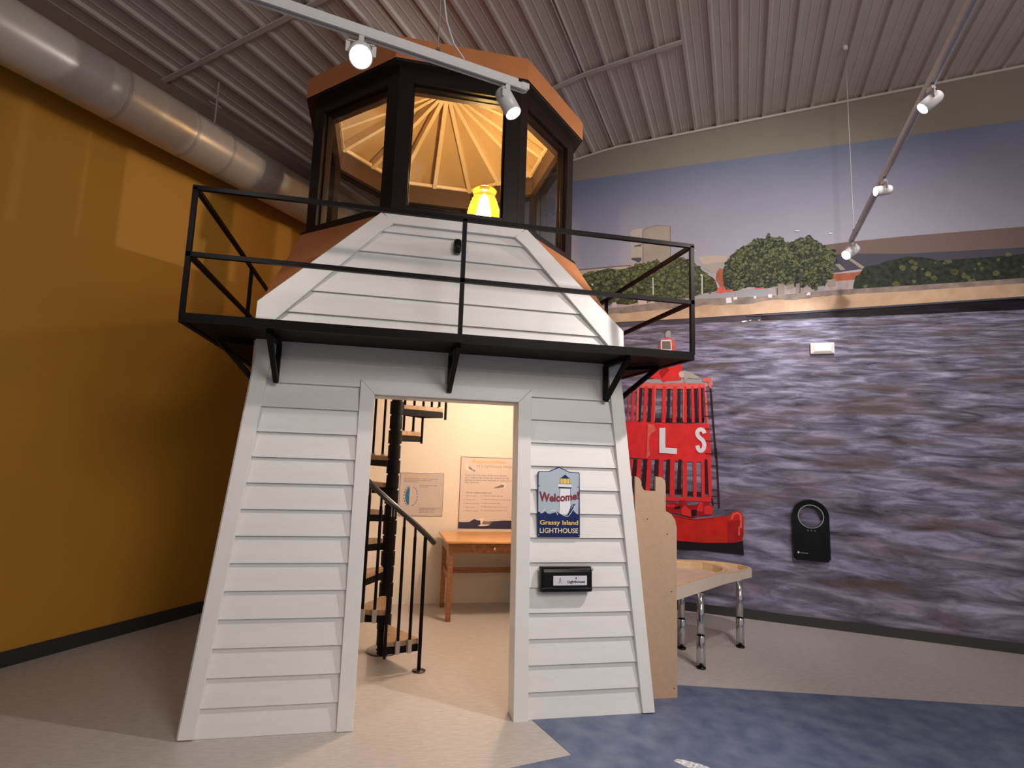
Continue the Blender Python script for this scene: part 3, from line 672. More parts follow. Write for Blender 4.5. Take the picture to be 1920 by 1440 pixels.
SO = .025                                  # how far the sign stands off
us0, ss0 = FP(1005, 1006); us1, ss1 = FP(1084, 886); ssp = FP(1044, 875.5)[1]
w_, h_ = us1-us0, ss1-ss0
SG = thing('welcome_sign', 'blue and grey welcome sign with a peaked top on the right clapboards', 'sign', F(us0, ss0, SO))
ST = lambda a, c, o: F(us0 + a*w_, ss0 + c*h_, SO + .004 + o)     # unit coordinates on the sign
navy = mat('sign_navy', (.012,.020,.10), .4, spec=.2); skyg = mat('sign_grey_blue', (.40,.46,.53), .4, var=.02); swht = mat('sign_white', (.78,.78,.80), .4)
syel = mat('sign_yellow', (.80,.55,.09), .4); sred = mat('sign_red', (.20,.008,.02), .4); scrm = mat('sign_cream', (.82,.72,.38), .4); sink = mat('sign_ink', (.03,.03,.06), .4)
pk = (ssp-ss0)/h_
olp = [(.02,0),(.98,0),(1,.015),(1,.985),(.98,1),(.76,1.005),(.5,pk),(.26,1.005),(.02,1),(0,.985),(0,.015)]
b = MB(lambda a, c, o: ST(a, c, o)); b.prism([(x, y) for x, y in olp], -.004, 0); b.build('sign_panel', navy, SG)
ins = lambda p: (.5+(p[0]-.5)*.965, .5+(p[1]-.5)*.978)
MB(ST).flat([ins(p) for p in [(.98,.30),(1,.985),(.98,1),(.76,1.005),(.5,pk-.005),(.26,1.005),(.02,1),(0,.985),(.0,.30)]], .0006).build('printed_sky_field', skyg, SG)
SX = lambda px, py: ((px-140)/735, (1315-py)/(1315-205) )       # from the sign's own print
pz = lambda P: [SX(*p) for p in P]
tn = MB(ST).flat(pz([(525,495),(705,495),(718,930),(512,930)]), .0010).build('printed_tower', swht, SG)
MB(ST).flat(pz([(492,410),(735,412),(735,470),(492,468)]), .0013).build('tower_gallery', swht, tn)
MB(ST).flat(pz([(492,466),(735,468),(722,490),(505,488)]), .0016).build('tower_gallery_line', navy, tn)
MB(ST).flat(pz([(530,318),(698,320),(698,408),(530,406)]), .0013).build('tower_lantern', syel, tn)
MB(ST).flat(pz([(530,318),(615,250),(700,320)]), .0016).build('tower_roof', navy, tn)
b = MB(ST)
for x in (530, 580, 645, 698): b.flat(pz([(x-3,318),(x+3,318),(x+3,408),(x-3,408)]), .0016)
for x0_, y0_, x1_, y1_ in ((525,495,512,930),(705,495,718,930),(492,410,735,412)): b.flat(stroke(pz([(x0_,y0_),(x1_,y1_)]), .006), .0016)
b.build('tower_outline', sink, tn)
wavep = [(0,.0),(.02,.02)]
MB(ST).flat(pz([(145,1310),(145,900),(165,890),(200,925),(245,905),(270,880),(300,915),(345,930),(390,915),(430,905),(470,885),(520,920),(570,940),(620,950),(655,935),(690,850),(720,790),(755,760),(800,752),(770,790),(755,840),(770,880),(810,915),(872,940),(872,1310)]), .0019).build('printed_wave', navy, SG)
b = MB(ST)
for P, w in (([(365,885),(385,870),(420,868),(440,880),(470,910),(490,945)],.012),([(205,920),(225,895),(245,870),(270,850)],.010),([(560,935),(600,955),(650,965),(690,950)],.008),([(690,940),(720,900),(745,860),(760,830)],.010),([(665,915),(685,870),(700,835)],.006),([(770,790),(785,860),(820,905)],.007),([(720,840),(735,800),(760,780)],.007)):
    b.flat(stroke(pz(P), w), .0023)
b.build('wave_foam', swht, SG)
text('greeting_lettering', 'Welcome!', ST, .035, .545, .94, .125, .0026, sred, SG, bold=.032,
     warp=lambda a, c, x, y: (x, y + .035*(a**1.3) - .018*sin(a*pi)*1.2 + (.03*(1-a)*(c-.2) if a < .2 else 0)))
text('name_lettering', 'Grassy Island', ST, .055, .165, .90, .090, .0023, syel, SG, bold=.022)
text('place_lettering', 'LIGHTHOUSE', ST, .055, .062, .90, .072, .0023, scrm, SG, bold=.006)
b = MB(ST)
for a, c in ((.035,.78),(.965,.775),(.03,.03),(.97,.03)): b.lathe(ST(a, c, .0), [(0,.004),(.004,.003),(.0048,0)], 10, axis=(0,-1,0))
b.build('screw', chrome, SG)

# wall box with label
ub0, sb0 = FP(1008, 1108); ub1, sb1 = FP(1104, 1060); bw, bh = ub1-ub0+.0, sb1-sb0
BX = thing('label_box', 'glossy black plastic wall box with a white label below the welcome sign', 'wall box', F(ub0+bw/2, sb0, .02))
BT = lambda a, c, o: F(ub0 + a, sb0 + c, .024 + o)
D_ = .06
sc = .965
b = MB(BT)
pr = [(0,0),(0,.012),(.004,.015),(.030,bh*.25),(.052,bh*.25+.004),(.052,bh*.78),(.047,bh*.90),(.030,bh*.98),(.006,bh),(0,bh)]
m_ = len(pr)
xs_ = [0, .006, .018, bw-.018, bw-.006, bw]; ds = [.55, .85, 1, 1, .85, .55]
pts = [(x, z, o*dd) for x, dd in zip(xs_, ds) for o, z in [(p[0]*1.0, p[1]) for p in pr]]
pr2 = [(.0,0),(.050,.004),(.058,.022),(.052,.028),(.052,bh*.80),(.044,bh*.93),(.028,bh),(0,bh)]
m_ = len(pr2); pts = [(x, z, o*dd) for x, dd in zip(xs_, ds) for o, z in pr2]
b.add(pts, [(i*m_+j, i*m_+(j+1) % m_, (i+1)*m_+(j+1) % m_, (i+1)*m_+j) for i in range(len(xs_)-1) for j in range(m_)] + [tuple(range(m_))[::-1], tuple((len(xs_)-1)*m_+j for j in range(m_))])
b.build('box_body', plastic, BX, bevel=.003)
b = MB(BT); b.lathe(BT(bw-.006, bh-.018, .03), [(0,.013),(.006,.012),(.010,.008),(.011,0)], 20, axis=(.7,-.7,.2)); b.build('lock_knob', chrome, BX)
lx0, lx1, lz0, lz1 = bw*.23, bw*.875, bh*.29, bh*.66
lab = MB(BT).box((lx0, lz0, .0515),(lx1, lz1, .053)).build('label_card', mat('label_white', (.62,.62,.66), .4), BX)
text('label_lettering', 'Lighthouse', BT, lx0+(lx1-lx0)*.42, lz0+.008, (lx1-lx0)*.52, .021, .0535, sink, lab, bold=.035)
text('label_number', '4', BT, lx0+(lx1-lx0)*.64, lz0+.035, .012, .014, .0535, sink, lab, bold=.03)
b = MB(BT); cx_ = lx0+(lx1-lx0)*.20; cz_ = (lz0+lz1)/2
for P in ([(-.006,-.010),(.0,-.001),(.006,.006)], [(.006,-.010),(0,-.001),(-.006,.006)]): b.flat(stroke([(cx_+x, cz_+.002+y) for x, y in P], .003), .0535)
b.build('label_emblem', mat('emblem_red', (.32,.05,.09), .4), lab)
b = MB(BT); b.flat([(cx_+.0035*cos(t), cz_+.0135+.0035*sin(t)) for t in [k*pi/4 for k in range(8)]], .0536)
for k in range(8): b.flat([(cx_-.016+k*.004, cz_-.0135), (cx_-.0128+k*.004, cz_-.0135), (cx_-.0128+k*.004, cz_-.0115), (cx_-.016+k*.004, cz_-.0115)], .0536)
b.build('emblem_dots', sink, lab)

# ------------------------------------------------------------------ spiral stair
PX, PY = .155, 1.235; RO = .50; RISE = .215
st = thing('spiral_staircase', 'black steel spiral stair with wooden treads inside the doorway', 'staircase', (PX, PY, 0))
b = MB(); b.tube([(PX,PY,.008),(PX,PY,2.40)], .043, 20); b.build('centre_pole', black, st)
pole_c = MB()
for k in range(19): pole_c.tube([(PX,PY,.05+k*.12),(PX,PY,.155+k*.12)], .055 if k % 2 else .051, 20)
pole_c.build('pole_collar', black, st)
MB().lathe((PX,PY,.0), [(0,0),(.125,0),(.128,.006),(.12,.010),(.05,.012)], 36).build('base_plate', mat('plate_black', (.02,.015,.013), .15, coat=.5), st)
def pol(r, deg, z): return Vector((PX+r*cos(radians(deg)), PY+r*sin(radians(deg)), z))
NT = 11
for i in range(NT):
    a1 = -58 - 30*i; a0 = a1 - 34; z = RISE*(i+1)
    if z > 2.9: break
    ro = RO - .035
    loop = [pol(.06, a1-3, 0), pol(ro*.75, a1, 0), pol(ro, a1-1, 0), pol(ro*1.0, (a0+a1)/2, 0), pol(ro, a0+1, 0), pol(.07, a0+3, 0)]
    b = MB(); b.prism([(p.x, p.y) for p in loop], z-.036, z); tr = b.build('tread', treadw, st, bevel=.004)
    b = MB()
    for aa in (a1-2, a0+2): b.bar(pol(.05, aa, z-.062), pol(RO-.03, aa, z-.062), .008, .05)
    b.bar(pol(RO-.035, a1-2, z-.062), pol(RO-.035, a0+2, z-.062), .008, .05)
    b.build('tread_support', black, tr)
rail_h = .80
def hr(deg): return .955 + rail_h*0 + (-60-deg)/30*RISE        # handrail height round the spiral
first = True
for j in range(0, 34):
    deg = -60 - 10*j
    zt = RISE*(int(j//3)+1)
    top = hr(deg)
    if top > 2.385: top = 2.385
    if j == 0:
        nw = MB().tube([pol(RO,deg,.0),pol(RO,deg,top-.02)], .0135, 12).build('newel_post', black, st)
        MB().lathe(pol(RO,deg,0), [(0,0),(.048,0),(.050,.005),(.044,.009),(.014,.012)], 28).build('foot_plate', MATS['plate_black'], nw); continue
    low = zt - .13 - (RISE*.0) if j % 3 == 0 else zt - .062
    if j % 3 == 0: low = zt - RISE - .10
    if low > 2.25: break
    ba = MB().tube([pol(RO,deg,low),pol(RO,deg,top-.012)], .0115, 10).build('baluster', black, st)
    if j % 3:
        c = pol(RO-.004,deg,zt-.03); t_ = Vector((-sin(radians(deg)), cos(radians(deg)), 0))
        MB().bar(c - Vector((0,0,.045)), c + Vector((0,0,.045)), .032, .028, up=t_).build('baluster_clip', greyclip, ba)
    MB().bar(pol(RO,deg,top-.085), pol(RO,deg,top-.012), .022, .018).build('rail_clip', greyclip, ba)
MB().tube([pol(RO, d, hr(d)) for d in range(-50, -362, -6) if hr(d) < 2.37], .021, 12).build('handrail', mat('handrail_black', (.012,.009,.008), .3, coat=.3), st)

# ------------------------------------------------------------------ desk
DK = thing('writing_desk', 'honey oak writing desk with one drawer below the responsibilities poster', 'desk', (1.12, 2.2, 0))
dx0, dx1, dy0, dy1 = .70, 1.56, 1.89, 2.53
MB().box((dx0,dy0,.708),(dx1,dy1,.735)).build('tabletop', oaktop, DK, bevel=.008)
b = MB(); ax0, ax1, ay0, ay1 = dx0+.035, dx1-.035, dy0+.05, dy1-.05
b.box((ax0+.04,ay0,.612),(.945,ay0+.02,.707)).box((1.395,ay0,.612),(ax1-.04,ay0+.02,.707)).box((.945,ay0,.700),(1.395,ay0+.02,.707)).box((.945,ay0,.612),(1.395,ay0+.02,.618)).box((ax0,ay0+.04,.612),(ax0+.02,ay1-.04,.707)).box((ax1-.02,ay0+.04,.612),(ax1,ay1-.04,.707)).box((ax0+.04,ay1-.02,.612),(ax1-.04,ay1,.707))
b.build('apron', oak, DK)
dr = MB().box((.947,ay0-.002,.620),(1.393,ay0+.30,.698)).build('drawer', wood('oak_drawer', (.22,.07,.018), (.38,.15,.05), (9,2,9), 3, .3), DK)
MB().lathe((1.168,ay0-.002,.660), [(0,.032),(.010,.031),(.015,.024),(.012,.014),(.006,.008),(.006,0)], 18, axis=(0,-1,0)).build('knob', mat('brass_knob', (.75,.62,.42), .2, metal=.9), dr)
for x in (ax0, ax1-.045):
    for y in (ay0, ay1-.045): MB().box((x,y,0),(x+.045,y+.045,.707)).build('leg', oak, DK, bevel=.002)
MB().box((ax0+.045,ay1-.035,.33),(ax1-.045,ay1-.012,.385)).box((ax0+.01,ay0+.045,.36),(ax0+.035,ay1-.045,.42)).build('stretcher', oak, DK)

# ------------------------------------------------------------------ posters on the inner wall
pap = mat('poster_paper', (.66,.55,.50), .45); pap2 = mat('poster_grey', (.56,.47,.43), .45); fr_m = mat('poster_edge', (.16,.06,.045), .4)
ptxt = mat('poster_text', (.13,.09,.11), .5); porg = mat('poster_orange', (.78,.42,.13), .45); pblu = mat('poster_blue', (.02,.15,.32), .4)
pnavy = mat('poster_navy', (.02,.025,.07), .4); pgull = mat('gull_white', (.80,.72,.55), .5); pbrn = mat('gull_grey', (.24,.18,.16), .5); plt = mat('poster_light_blue', (.35,.47,.55), .5)
T2 = lambda x, z, o: BW(x, z, .006 + o)
x0, z1 = BP(751, 886); x1, _ = BP(833, 887); z0 = BP(790, 968)[1]
P1 = thing('lens_poster', 'small grey lighthouse lens poster on the inner wall behind the handrail', 'poster', BW(x0, z0))
MB(BW).box((x0,z0,.001),(x1,z1,.006)).build('poster_board', fr_m, P1, bevel=.002)
MB(T2).flat([(x0+.004,z0+.004),(x1-.004,z0+.004),(x1-.004,z1-.004),(x0+.004,z1-.004)], .0006).build('poster_face', pap2, P1)
pw, ph = x1-x0, z1-z0
pos = lambda a, c: (x0 + a*pw, z0 + c*ph)
def ptext(nm, s, T, P, a, c, w, h, m, bold=0, sp_=1.0, dims=None):
    X0, Z0, PW, PH = dims; return text(nm, s, T, X0+a*PW, Z0+c*PH, w*PW, h*PH, .0012, m, P, bold=bold, spacing=sp_)
d1 = (x0, z0, pw, ph)
ptext('poster_title', 'Lighthouse Lens', T2, P1, .085, .895, .58, .075, porg, .02, dims=d1)
ptext('intro_text', 'When sailors see the light of the tower in stormy water\nfrom far away they can see the light and know\nwhere the lighthouse is.', T2, P1, .085, .775, .78, .105, ptxt, .005, dims=d1)
ptext('caption_text', 'A prism is a special piece of glass\nthat bends light.', T2, P1, .44, .665, .42, .06, ptxt, .005, dims=d1)
ptext('caption_text', 'These prisms bounce the light so that it\nleaves the lens in one direction.\nThe light is visible for many\nmiles and the beam is bright.', T2, P1, .46, .07, .48, .13, ptxt, .005, dims=d1)
b = MB(T2); cx_, cz_ = pos(.22, .46); rx, rz = .10*pw, .205*ph
lp = [(cx_+.005+rx*cos(t)*.95, cz_+rz*sin(t)) for t in [pi/2+pi*k/16 for k in range(17)]]
b.flat(lp, .0012); b.build('lens_drawing', pblu, P1)
b = MB(T2)
for k in range(9):
    t = pi/2 + pi*(k+.5)/9.5; b.flat(stroke([(cx_+rx*1.05*cos(t-.09), cz_+rz*1.04*sin(t-.09)), (cx_+rx*1.15*cos(t), cz_+rz*1.1*sin(t)), (cx_+rx*1.05*cos(t+.09), cz_+rz*1.04*sin(t+.09))], .008), .0016)
    t = -pi/2 + pi*(k+.5)/9.5; b.flat(stroke([(cx_+.03+rx*1.2*cos(t-.09), cz_+rz*1.04*sin(t-.09)), (cx_+.03+rx*1.3*cos(t), cz_+rz*1.1*sin(t)), (cx_+.03+rx*1.2*cos(t+.09), cz_+rz*1.04*sin(t+.09))], .006), .0016)
b.build('lens_prisms', pnavy, P1)
MB(T2).flat([(cx_+.03+.010*cos(t), cz_-.03+.022*sin(t)) for t in [k*pi/6 for k in range(12)]], .0016).build('lens_flame', porg, P1)

x0, z1 = BP(864.5, 856); z0 = BP(861, 991)[1]; x1 = 1.50; pw, ph = x1-x0, z1-z0; d2 = (x0, z0, pw, ph)
P2 = thing('responsibilities_poster', 'large cream poster with gulls listing keeper responsibilities above the desk', 'poster', BW(x0, z0))
MB(BW).box((x0,z0,.001),(x1,z1,.006)).build('poster_board', fr_m, P2, bevel=.003)
MB(T2).flat([(x0+.006,z0+.006),(x1-.006,z0+.006),(x1-.006,z1-.006),(x0+.006,z1-.006)], .0006).build('poster_face', pap, P2)
H = lambda px, py: BP(850+px/9.29, 845+py/9.29)
a0 = H(340,235); a1 = H(925,170); text('poster_title', 'Responsibilities', T2, a0[0], a0[1], a1[0]-a0[0], a1[1]-a0[1], .0012, porg, P2, bold=.02)
a0 = H(408,308); a1 = H(1080,255); text('poster_subtitle', 'of a lighthouse keeper', T2, a0[0], a0[1], a1[0]-a0[0], a1[1]-a0[1], .0012, mat('poster_tan', (.45,.28,.17), .5), P2, bold=.0)
a0 = H(195,570); a1 = H(1060,432)
text('intro_text', 'Keepers had many duties, and the most important\nwas to keep the light shining clear. Keepers and their\nlighthouse assistants were responsible for making sure that\nships stayed safe.', T2, a0[0], a0[1], a1[0]-a0[0], a1[1]-a0[1], .0012, ptxt, P2, bold=.004, spacing=1.15)
a0 = H(225,748); a1 = H(668,722); text('list_heading', 'Every day the lighthouse keeper would:', T2, a0[0], a0[1], a1[0]-a0[0], a1[1]-a0[1], .0012, ptxt, P2, bold=.01)
a0 = H(172,1058); a1 = H(455,780); text('duty_list', '1.  Climb the stairs\n\n2.  Trim the wick\n\n3.  Fill the lamp with oil\n\n4.  Clean the lens\n\n5.  Wash the windows', T2, a0[0], a0[1], a1[0]-a0[0], a1[1]-a0[1], .0012, ptxt, P2)
a0 = H(480,1058); a1 = H(1000,785); text('duty_list', '6.  Check the weather each day\n\n7.  Record the ships that pass by the station\n\n8.  Keep the fog signal ready\n\n9.  Polish the brass and mend the tools\n\n10.  Log everything in the station book', T2, a0[0], a0[1], a1[0]-a0[0], a1[1]-a0[1], .0012, ptxt, P2)
hp = lambda P: [H(*p) for p in P]
MB(T2).flat([(x0+.006,z0+.006),(x1-.006,z0+.006),(x1-.006,H(900,1220)[1]),H(880,1218),H(760,1228),H(600,1235),H(430,1215),H(365,1190),H(280,1240),H(180,1245),(x0+.006,H(100,1238)[1])], .0011).build('sea_band', pnavy, P2)
for nm, P, Q in (('gull_drawing', [(215,215),(235,208),(250,250),(300,290),(350,345),(300,358),(245,345),(215,300)], [(255,270),(300,285),(345,335),(385,345),(370,368),(330,345),(280,325)]),
                 ('gull_drawing', [(700,655),(800,640),(860,575),(895,565),(915,585),(900,640),(850,660)], [(685,658),(760,625),(840,592),(890,600),(880,640),(800,652)]),
                 ('gull_drawing', [(425,1300),(475,1290),(470,1190),(505,1170),(530,1190),(520,1250),(600,1275),(640,1295),(560,1312),(470,1316)], [(500,1250),(540,1230),(650,1245),(680,1265),(600,1285),(530,1290),(500,1275)])):
    g_ = MB(T2).flat(hp(P), .0015).build(nm, pgull, P2); MB(T2).flat(hp(Q), .0019).build('gull_wing', pbrn, g_)
b = MB(T2)
for P in ([(245,360),(268,372),(240,385)], [(835,680),(842,725),(868,728)]): b.flat(stroke(hp(P), .006), .0017)
b.build('gull_legs', porg, P2)

# ------------------------------------------------------------------ lens lamp in the lantern
LX, LY, LZ = .775, 1.02, 3.455
lamp = thing('lens_lamp', 'glowing amber ribbed glass beacon lamp standing in the lantern room', 'lamp', (LX, LY, 3.15))
MB().lathe((LX,LY,3.152), [(0,0),(.11,0),(.11,.02),(.05,.04),(.04,.28),(.12,.31),(.12,.33),(0,.33)], 28).build('pedestal', mat('brass_lamp', (.5,.32,.12), .3, metal=.8), lamp)
prof = []; N_ = 9
for i in range(N_+1):
    t = i/N_; r = .142 - .060*t**2.0; prof.append((r + .010, t*.27)); prof.append((r - .008, (t+.6/N_)*.27))
prof += [(.072,.285),(.098,.298),(.104,.312),(.092,.325),(.05,.330)]
MB().lathe((LX,LY,LZ), prof, 36).build('lens', amber, lamp)
MB().lathe((LX,LY,LZ-.01), [(0,0),(.050,.0),(.052,.06),(.040,.16),(.026,.25),(0,.29)], 20).build('bulb', bulb_m, lamp)

# ------------------------------------------------------------------ cut-out boards and play table
mb = Vector((1.76,.17,0)); BWD, BHT = .31, 1.45
bprof = [(0,0),(BWD,0),(BWD,1.105),(.299,1.155),(.27,1.195),(.228,1.215),(.228,1.395),(.222,1.425),(.195,1.444),(.152,1.449),(.152,1.348),(.075,1.350),(.058,1.362),(.048,1.385),(.046,1.41),(.036,1.428),(.018,1.44),(0,1.445)]
def board(name, label, T, holes):
    o = MB(T).prism(bprof, 0, .018).build(name, mdf_m)
    tag(o, label, 'cutout board')
    b = MB(T)
    for a, c in holes: b.lathe(T(a, c, -.0005), [(0,.0005),(.004,.0005),(.0042,0)], 10, axis=(T(a, c, -1)-T(a, c, 0)))
    b.T = T; h = b.build('screw_hole', blk, o); h.matrix_parent_inverse = Matrix.Identity(4)
    return o
board('cutout_board', 'raw brown fibreboard cut-out panel with notched top, facing front beside the lighthouse', lambda a, c, o: Vector((1.762+a, .165+o, c)), ((.285,.06),(.27,.68),(.055,.70),(.24,1.06),(.09,1.16),(.04,.1)))
board('cutout_board', 'fibreboard cut-out panel seen edge-on, half hidden behind the lighthouse corner', lambda a, c, o: Vector((1.738+o, .20+a, c)), ((.1,.9),(.1,1.1)))
PT = thing('play_table', 'low maple activity table with curved trays on chrome legs before the mural', 'table', (2.6, .95, 0))
def tray(name, outline, z0, z1, rim, floor_z):
    n = len(outline); cx_ = sum(p[0] for p in outline)/n; cy_ = sum(p[1] for p in outline)/n
    inn = []
    for i in range(n):
        p, a, c = [Vector((*outline[j % n], 0)) for j in (i, i-1, i+1)]
        e1 = (p-a).normalized(); e2 = (c-p).normalized(); n1 = Vector((-e1.y, e1.x, 0)); n2 = Vector((-e2.y, e2.x, 0)); m_ = (n1+n2).normalized()
        inn.append(tuple((p + m_*rim/max(.45, m_.dot(n1)))[:2]))
    b = MB(); V = [(x,y,z0) for x,y in outline] + [(x,y,z1) for x,y in outline] + [(x,y,z1) for x,y in inn] + [(x,y,floor_z) for x,y in inn]
    b.add(V, [(j*n+k, j*n+(k+1) % n, (j+1)*n+(k+1) % n, (j+1)*n+k) for j in (1,2) for k in range(n)])
    o = b.build(name, maple, PT)
    b = MB(); b.add([(x,y,z0) for x,y in outline] + [(x,y,z1-.001) for x,y in outline], [(k, (k+1) % n, n+(k+1) % n, n+k) for k in range(n)] + [tuple(range(n))])
    b.build('tray_skirt', laminate, o)
    MB().prism(inn, floor_z-.012, floor_z).build('tray_bed', maple_in, o)
up = [(1.95,.27),(2.45,.605),(2.957,.945),(3.04,1.04),(3.078,1.13),(3.06,1.25),(3.008,1.355),(2.91,1.42),(2.786,1.455),(2.55,1.45),(2.30,1.40),(1.95,1.28)]
tray('upper_tray', up, .545, .645, .035, .585)
lo_ = [(2.945,.937),(3.375,1.178),(3.40,1.24),(3.385,1.37),(3.31,1.46),(3.23,1.525),(3.05,1.59),(2.85,1.62),(2.74,1.44),(2.90,1.405),(2.995,1.345),(3.045,1.245),(3.062,1.13),(3.025,1.045)]
tray('lower_tray', lo_, .545, .62, .03, .58)
for x, y in ((2.534,.635),(3.155,1.046),(2.615,1.06),(2.15,.72)):
    lg = MB().lathe((x,y,.0), [(0,.014),(.033,.014),(.033,.235),(.029,.24)], 24).build('leg', chrome, PT)
    MB().lathe((x,y,.0), [(0,.22),(.0265,.225),(.0265,.545),(0,.545)], 24).build('leg_upper', chrome, lg)
    MB().lathe((x,y,.0), [(0,0),(.035,0),(.035,.014),(0,.015)], 24).build('leg_foot', plastic, lg)

# silver inlay in the blue floor
b = MB(); b.prism([(1.64,-.565),(1.665,-.55),(1.70,-.565),(1.76,-.61),(1.80,-.66),(1.80,-.70),(1.74,-.68),(1.68,-.63)], .0026, .0045)
o = b.build('floor_emblem', mat('silver_fleck', (.62,.64,.66), .3, var=.5, vscale=60)); tag(o, 'small silver speckled leaf shape set in the blue floor at the front', 'floor emblem')

# ------------------------------------------------------------------ air duct
du = thing('air_duct', 'long round pale metal air duct high along the yellow wall', 'air duct', YW(0, 4.14, .36))
dc = lambda k, o=.36, z=4.14: YW(k, z, o)
MB().tube([dc(-5.5), dc(3.1)], .208, 40).build('duct_pipe', duct_m, du)
for i, k in enumerate((-3.2, -2.0, -1.0, -.43, -.08, 1.1, 2.2)):
    MB().tube([dc(k-.012), dc(k+.012)], .2115, 40).build('duct_seam', mat('seam_metal', (.36,.31,.29), .4, metal=.2), du)
b = MB(); pth = []
for i in range(160): 
    t = i/160; a = t*2*pi*7; c = dc(.2+t*2.6); pth.append(c + (Vector((NY.x,NY.y,0))*cos(a) + Vector((0,0,1))*sin(a))*.2085)
MB().tube(pth, .0015, 5).build('spiral_seam', MATS['seam_metal'], du)
hgr = dc(-.15); b = MB(); b.bar((hgr.x,hgr.y,4.34),(hgr.x,hgr.y,ceil(hgr.dot(MH))-.005), .012); b.bar((hgr.x-.05,hgr.y-.05,4.55),(hgr.x+.03,hgr.y+.03,4.55), .012); b.build('duct_hanger', duct_m, du)

# ------------------------------------------------------------------ track lighting
def track(label, A, B_, z, joints):
    t = thing('light_track', label, 'light track', (A[0], A[1], z)); A = Vector((*A, z)); B_ = Vector((*B_, z)); d = (B_-A).normalized()
    b = MB(); b.bar(A, B_, .036, .022)
    n = d.cross(Vector((0,0,1)))
    for sx in (-1,1): b.bar(A + n*sx*.0135 - Vector((0,0,.016)), B_ + n*sx*.0135 - Vector((0,0,.016)), .009, .012)
    b.build('track_rail', track_m, t)
    MB().bar(A - d*.0 + Vector((0,0,.02)) + d*.045, B_ + Vector((0,0,.02)), .022, .020).build('track_spine', track_m, t)
    MB().bar(A - d*.012, A + d*.03, .040, .03).build('end_cap', track_m, t)
    for k in joints: MB().lathe(A + d*k + Vector((0,0,.012)), [(0,.012),(.006,.010),(.007,0)], 10).build('track_screw', chrome, t)
    return t, A, d
tr1, A1, d1_ = track('white lighting track crossing in front of the lantern roof', (.626,-.949), (-2.6,-1.713), 3.4, (.01,.03,.5))
tr2, A2, d2_ = track('white lighting track high at the right edge near the mural', (4.156,.749), (2.30,-1.908), 3.6, (.01,.03))
def spot(label, pos, aim, size=.034, lit=True, L_=.105, power=0, col=(1,.93,.86), ang=60, blend=.6):
    pos = Vector(pos); t = thing('track_spotlight', label, 'spotlight', pos, 'track spotlights')
    aim = (Vector(aim) - pos).normalized()
    MB().bar(pos - Vector((0,0,.0)), pos - Vector((0,0,.035)), .022, .03).build('adapter', track_m, t)
    piv = pos - Vector((0,0,.085)); side_ = aim.cross(Vector((0,0,1))).normalized()
    b = MB(); b.bar(pos - Vector((0,0,.035)) - side_*(size+.006), pos - Vector((0,0,.035)) + side_*(size+.006), .018, .004)
    for sx in (-1,1): b.bar(pos - Vector((0,0,.034)) + side_*sx*(size+.005), piv + side_*sx*(size+.005), .004, .018, up=side_)
    b.build('yoke', track_m, t)
    MB().lathe(piv - aim*L_*.45, [(0,0),(size*.75,.0),(size*.95,.012),(size,.03),(size,L_),(size*.9,L_),(size*.85,L_-.008)], 30, axis=aim).build('lamp_head', track_m, t)
    MB().lathe(piv - aim*L_*.45, [(size*.88,L_-.006),(size*.5,L_-.001),(0,L_)], 30, axis=aim).build('lamp_lens', lampface if lit else track_m, t)
    if power:
        ld = bpy.data.lights.new('spot_beam', 'SPOT'); ld.energy = power; ld.color = col; ld.spot_size = radians(ang); ld.spot_blend = blend; ld.shadow_soft_size = .03
        lo = bpy.data.objects.new('spot_beam', ld); C.objects.link(lo); lo.parent = t
        lp = piv + aim*(L_*.55+.02); q = (-aim).to_track_quat('Z', 'Y'); lo.location = lp - pos; lo.rotation_euler = q.to_euler()
    return t
zt = 3.385
onT1 = lambda k: (A1 + d1_*k - Vector((0,0,.018)))[:]
onT2 = lambda k: (A2 + d2_*k - Vector((0,0,.018)))[:]
spot('white spotlight at the right end of the front track, face lit, aimed down right', onT1(.10), (Vector(onT1(.10)) + Vector((.42,-.30,-1.0)))[:], size=.041, L_=.15, power=60, ang=70)
spot('dazzling lit spotlight on the front track, aimed toward the viewer', onT1(.82), (-.02,-2.6,1.9), size=.052, power=45, ang=70)
spot('lit spotlight far along the front track, aimed at the lighthouse door', onT1(1.75), (.1,.1,1.2), power=0)
spot('white spotlight at the end of the right track, aimed down left at the mural', onT2(.06), (3.2,.65,2.95), size=.045, L_=.15, power=0)
spot('lit spotlight on the right track aimed at the lighthouse front', onT2(2.45), (.6,.1,1.4), power=0)
spot('lit spotlight midway on the right track aimed at the copper roof', onT2(1.35), (1.2,.4,3.3), power=0)  # extra head, added to go with the fill on the copper
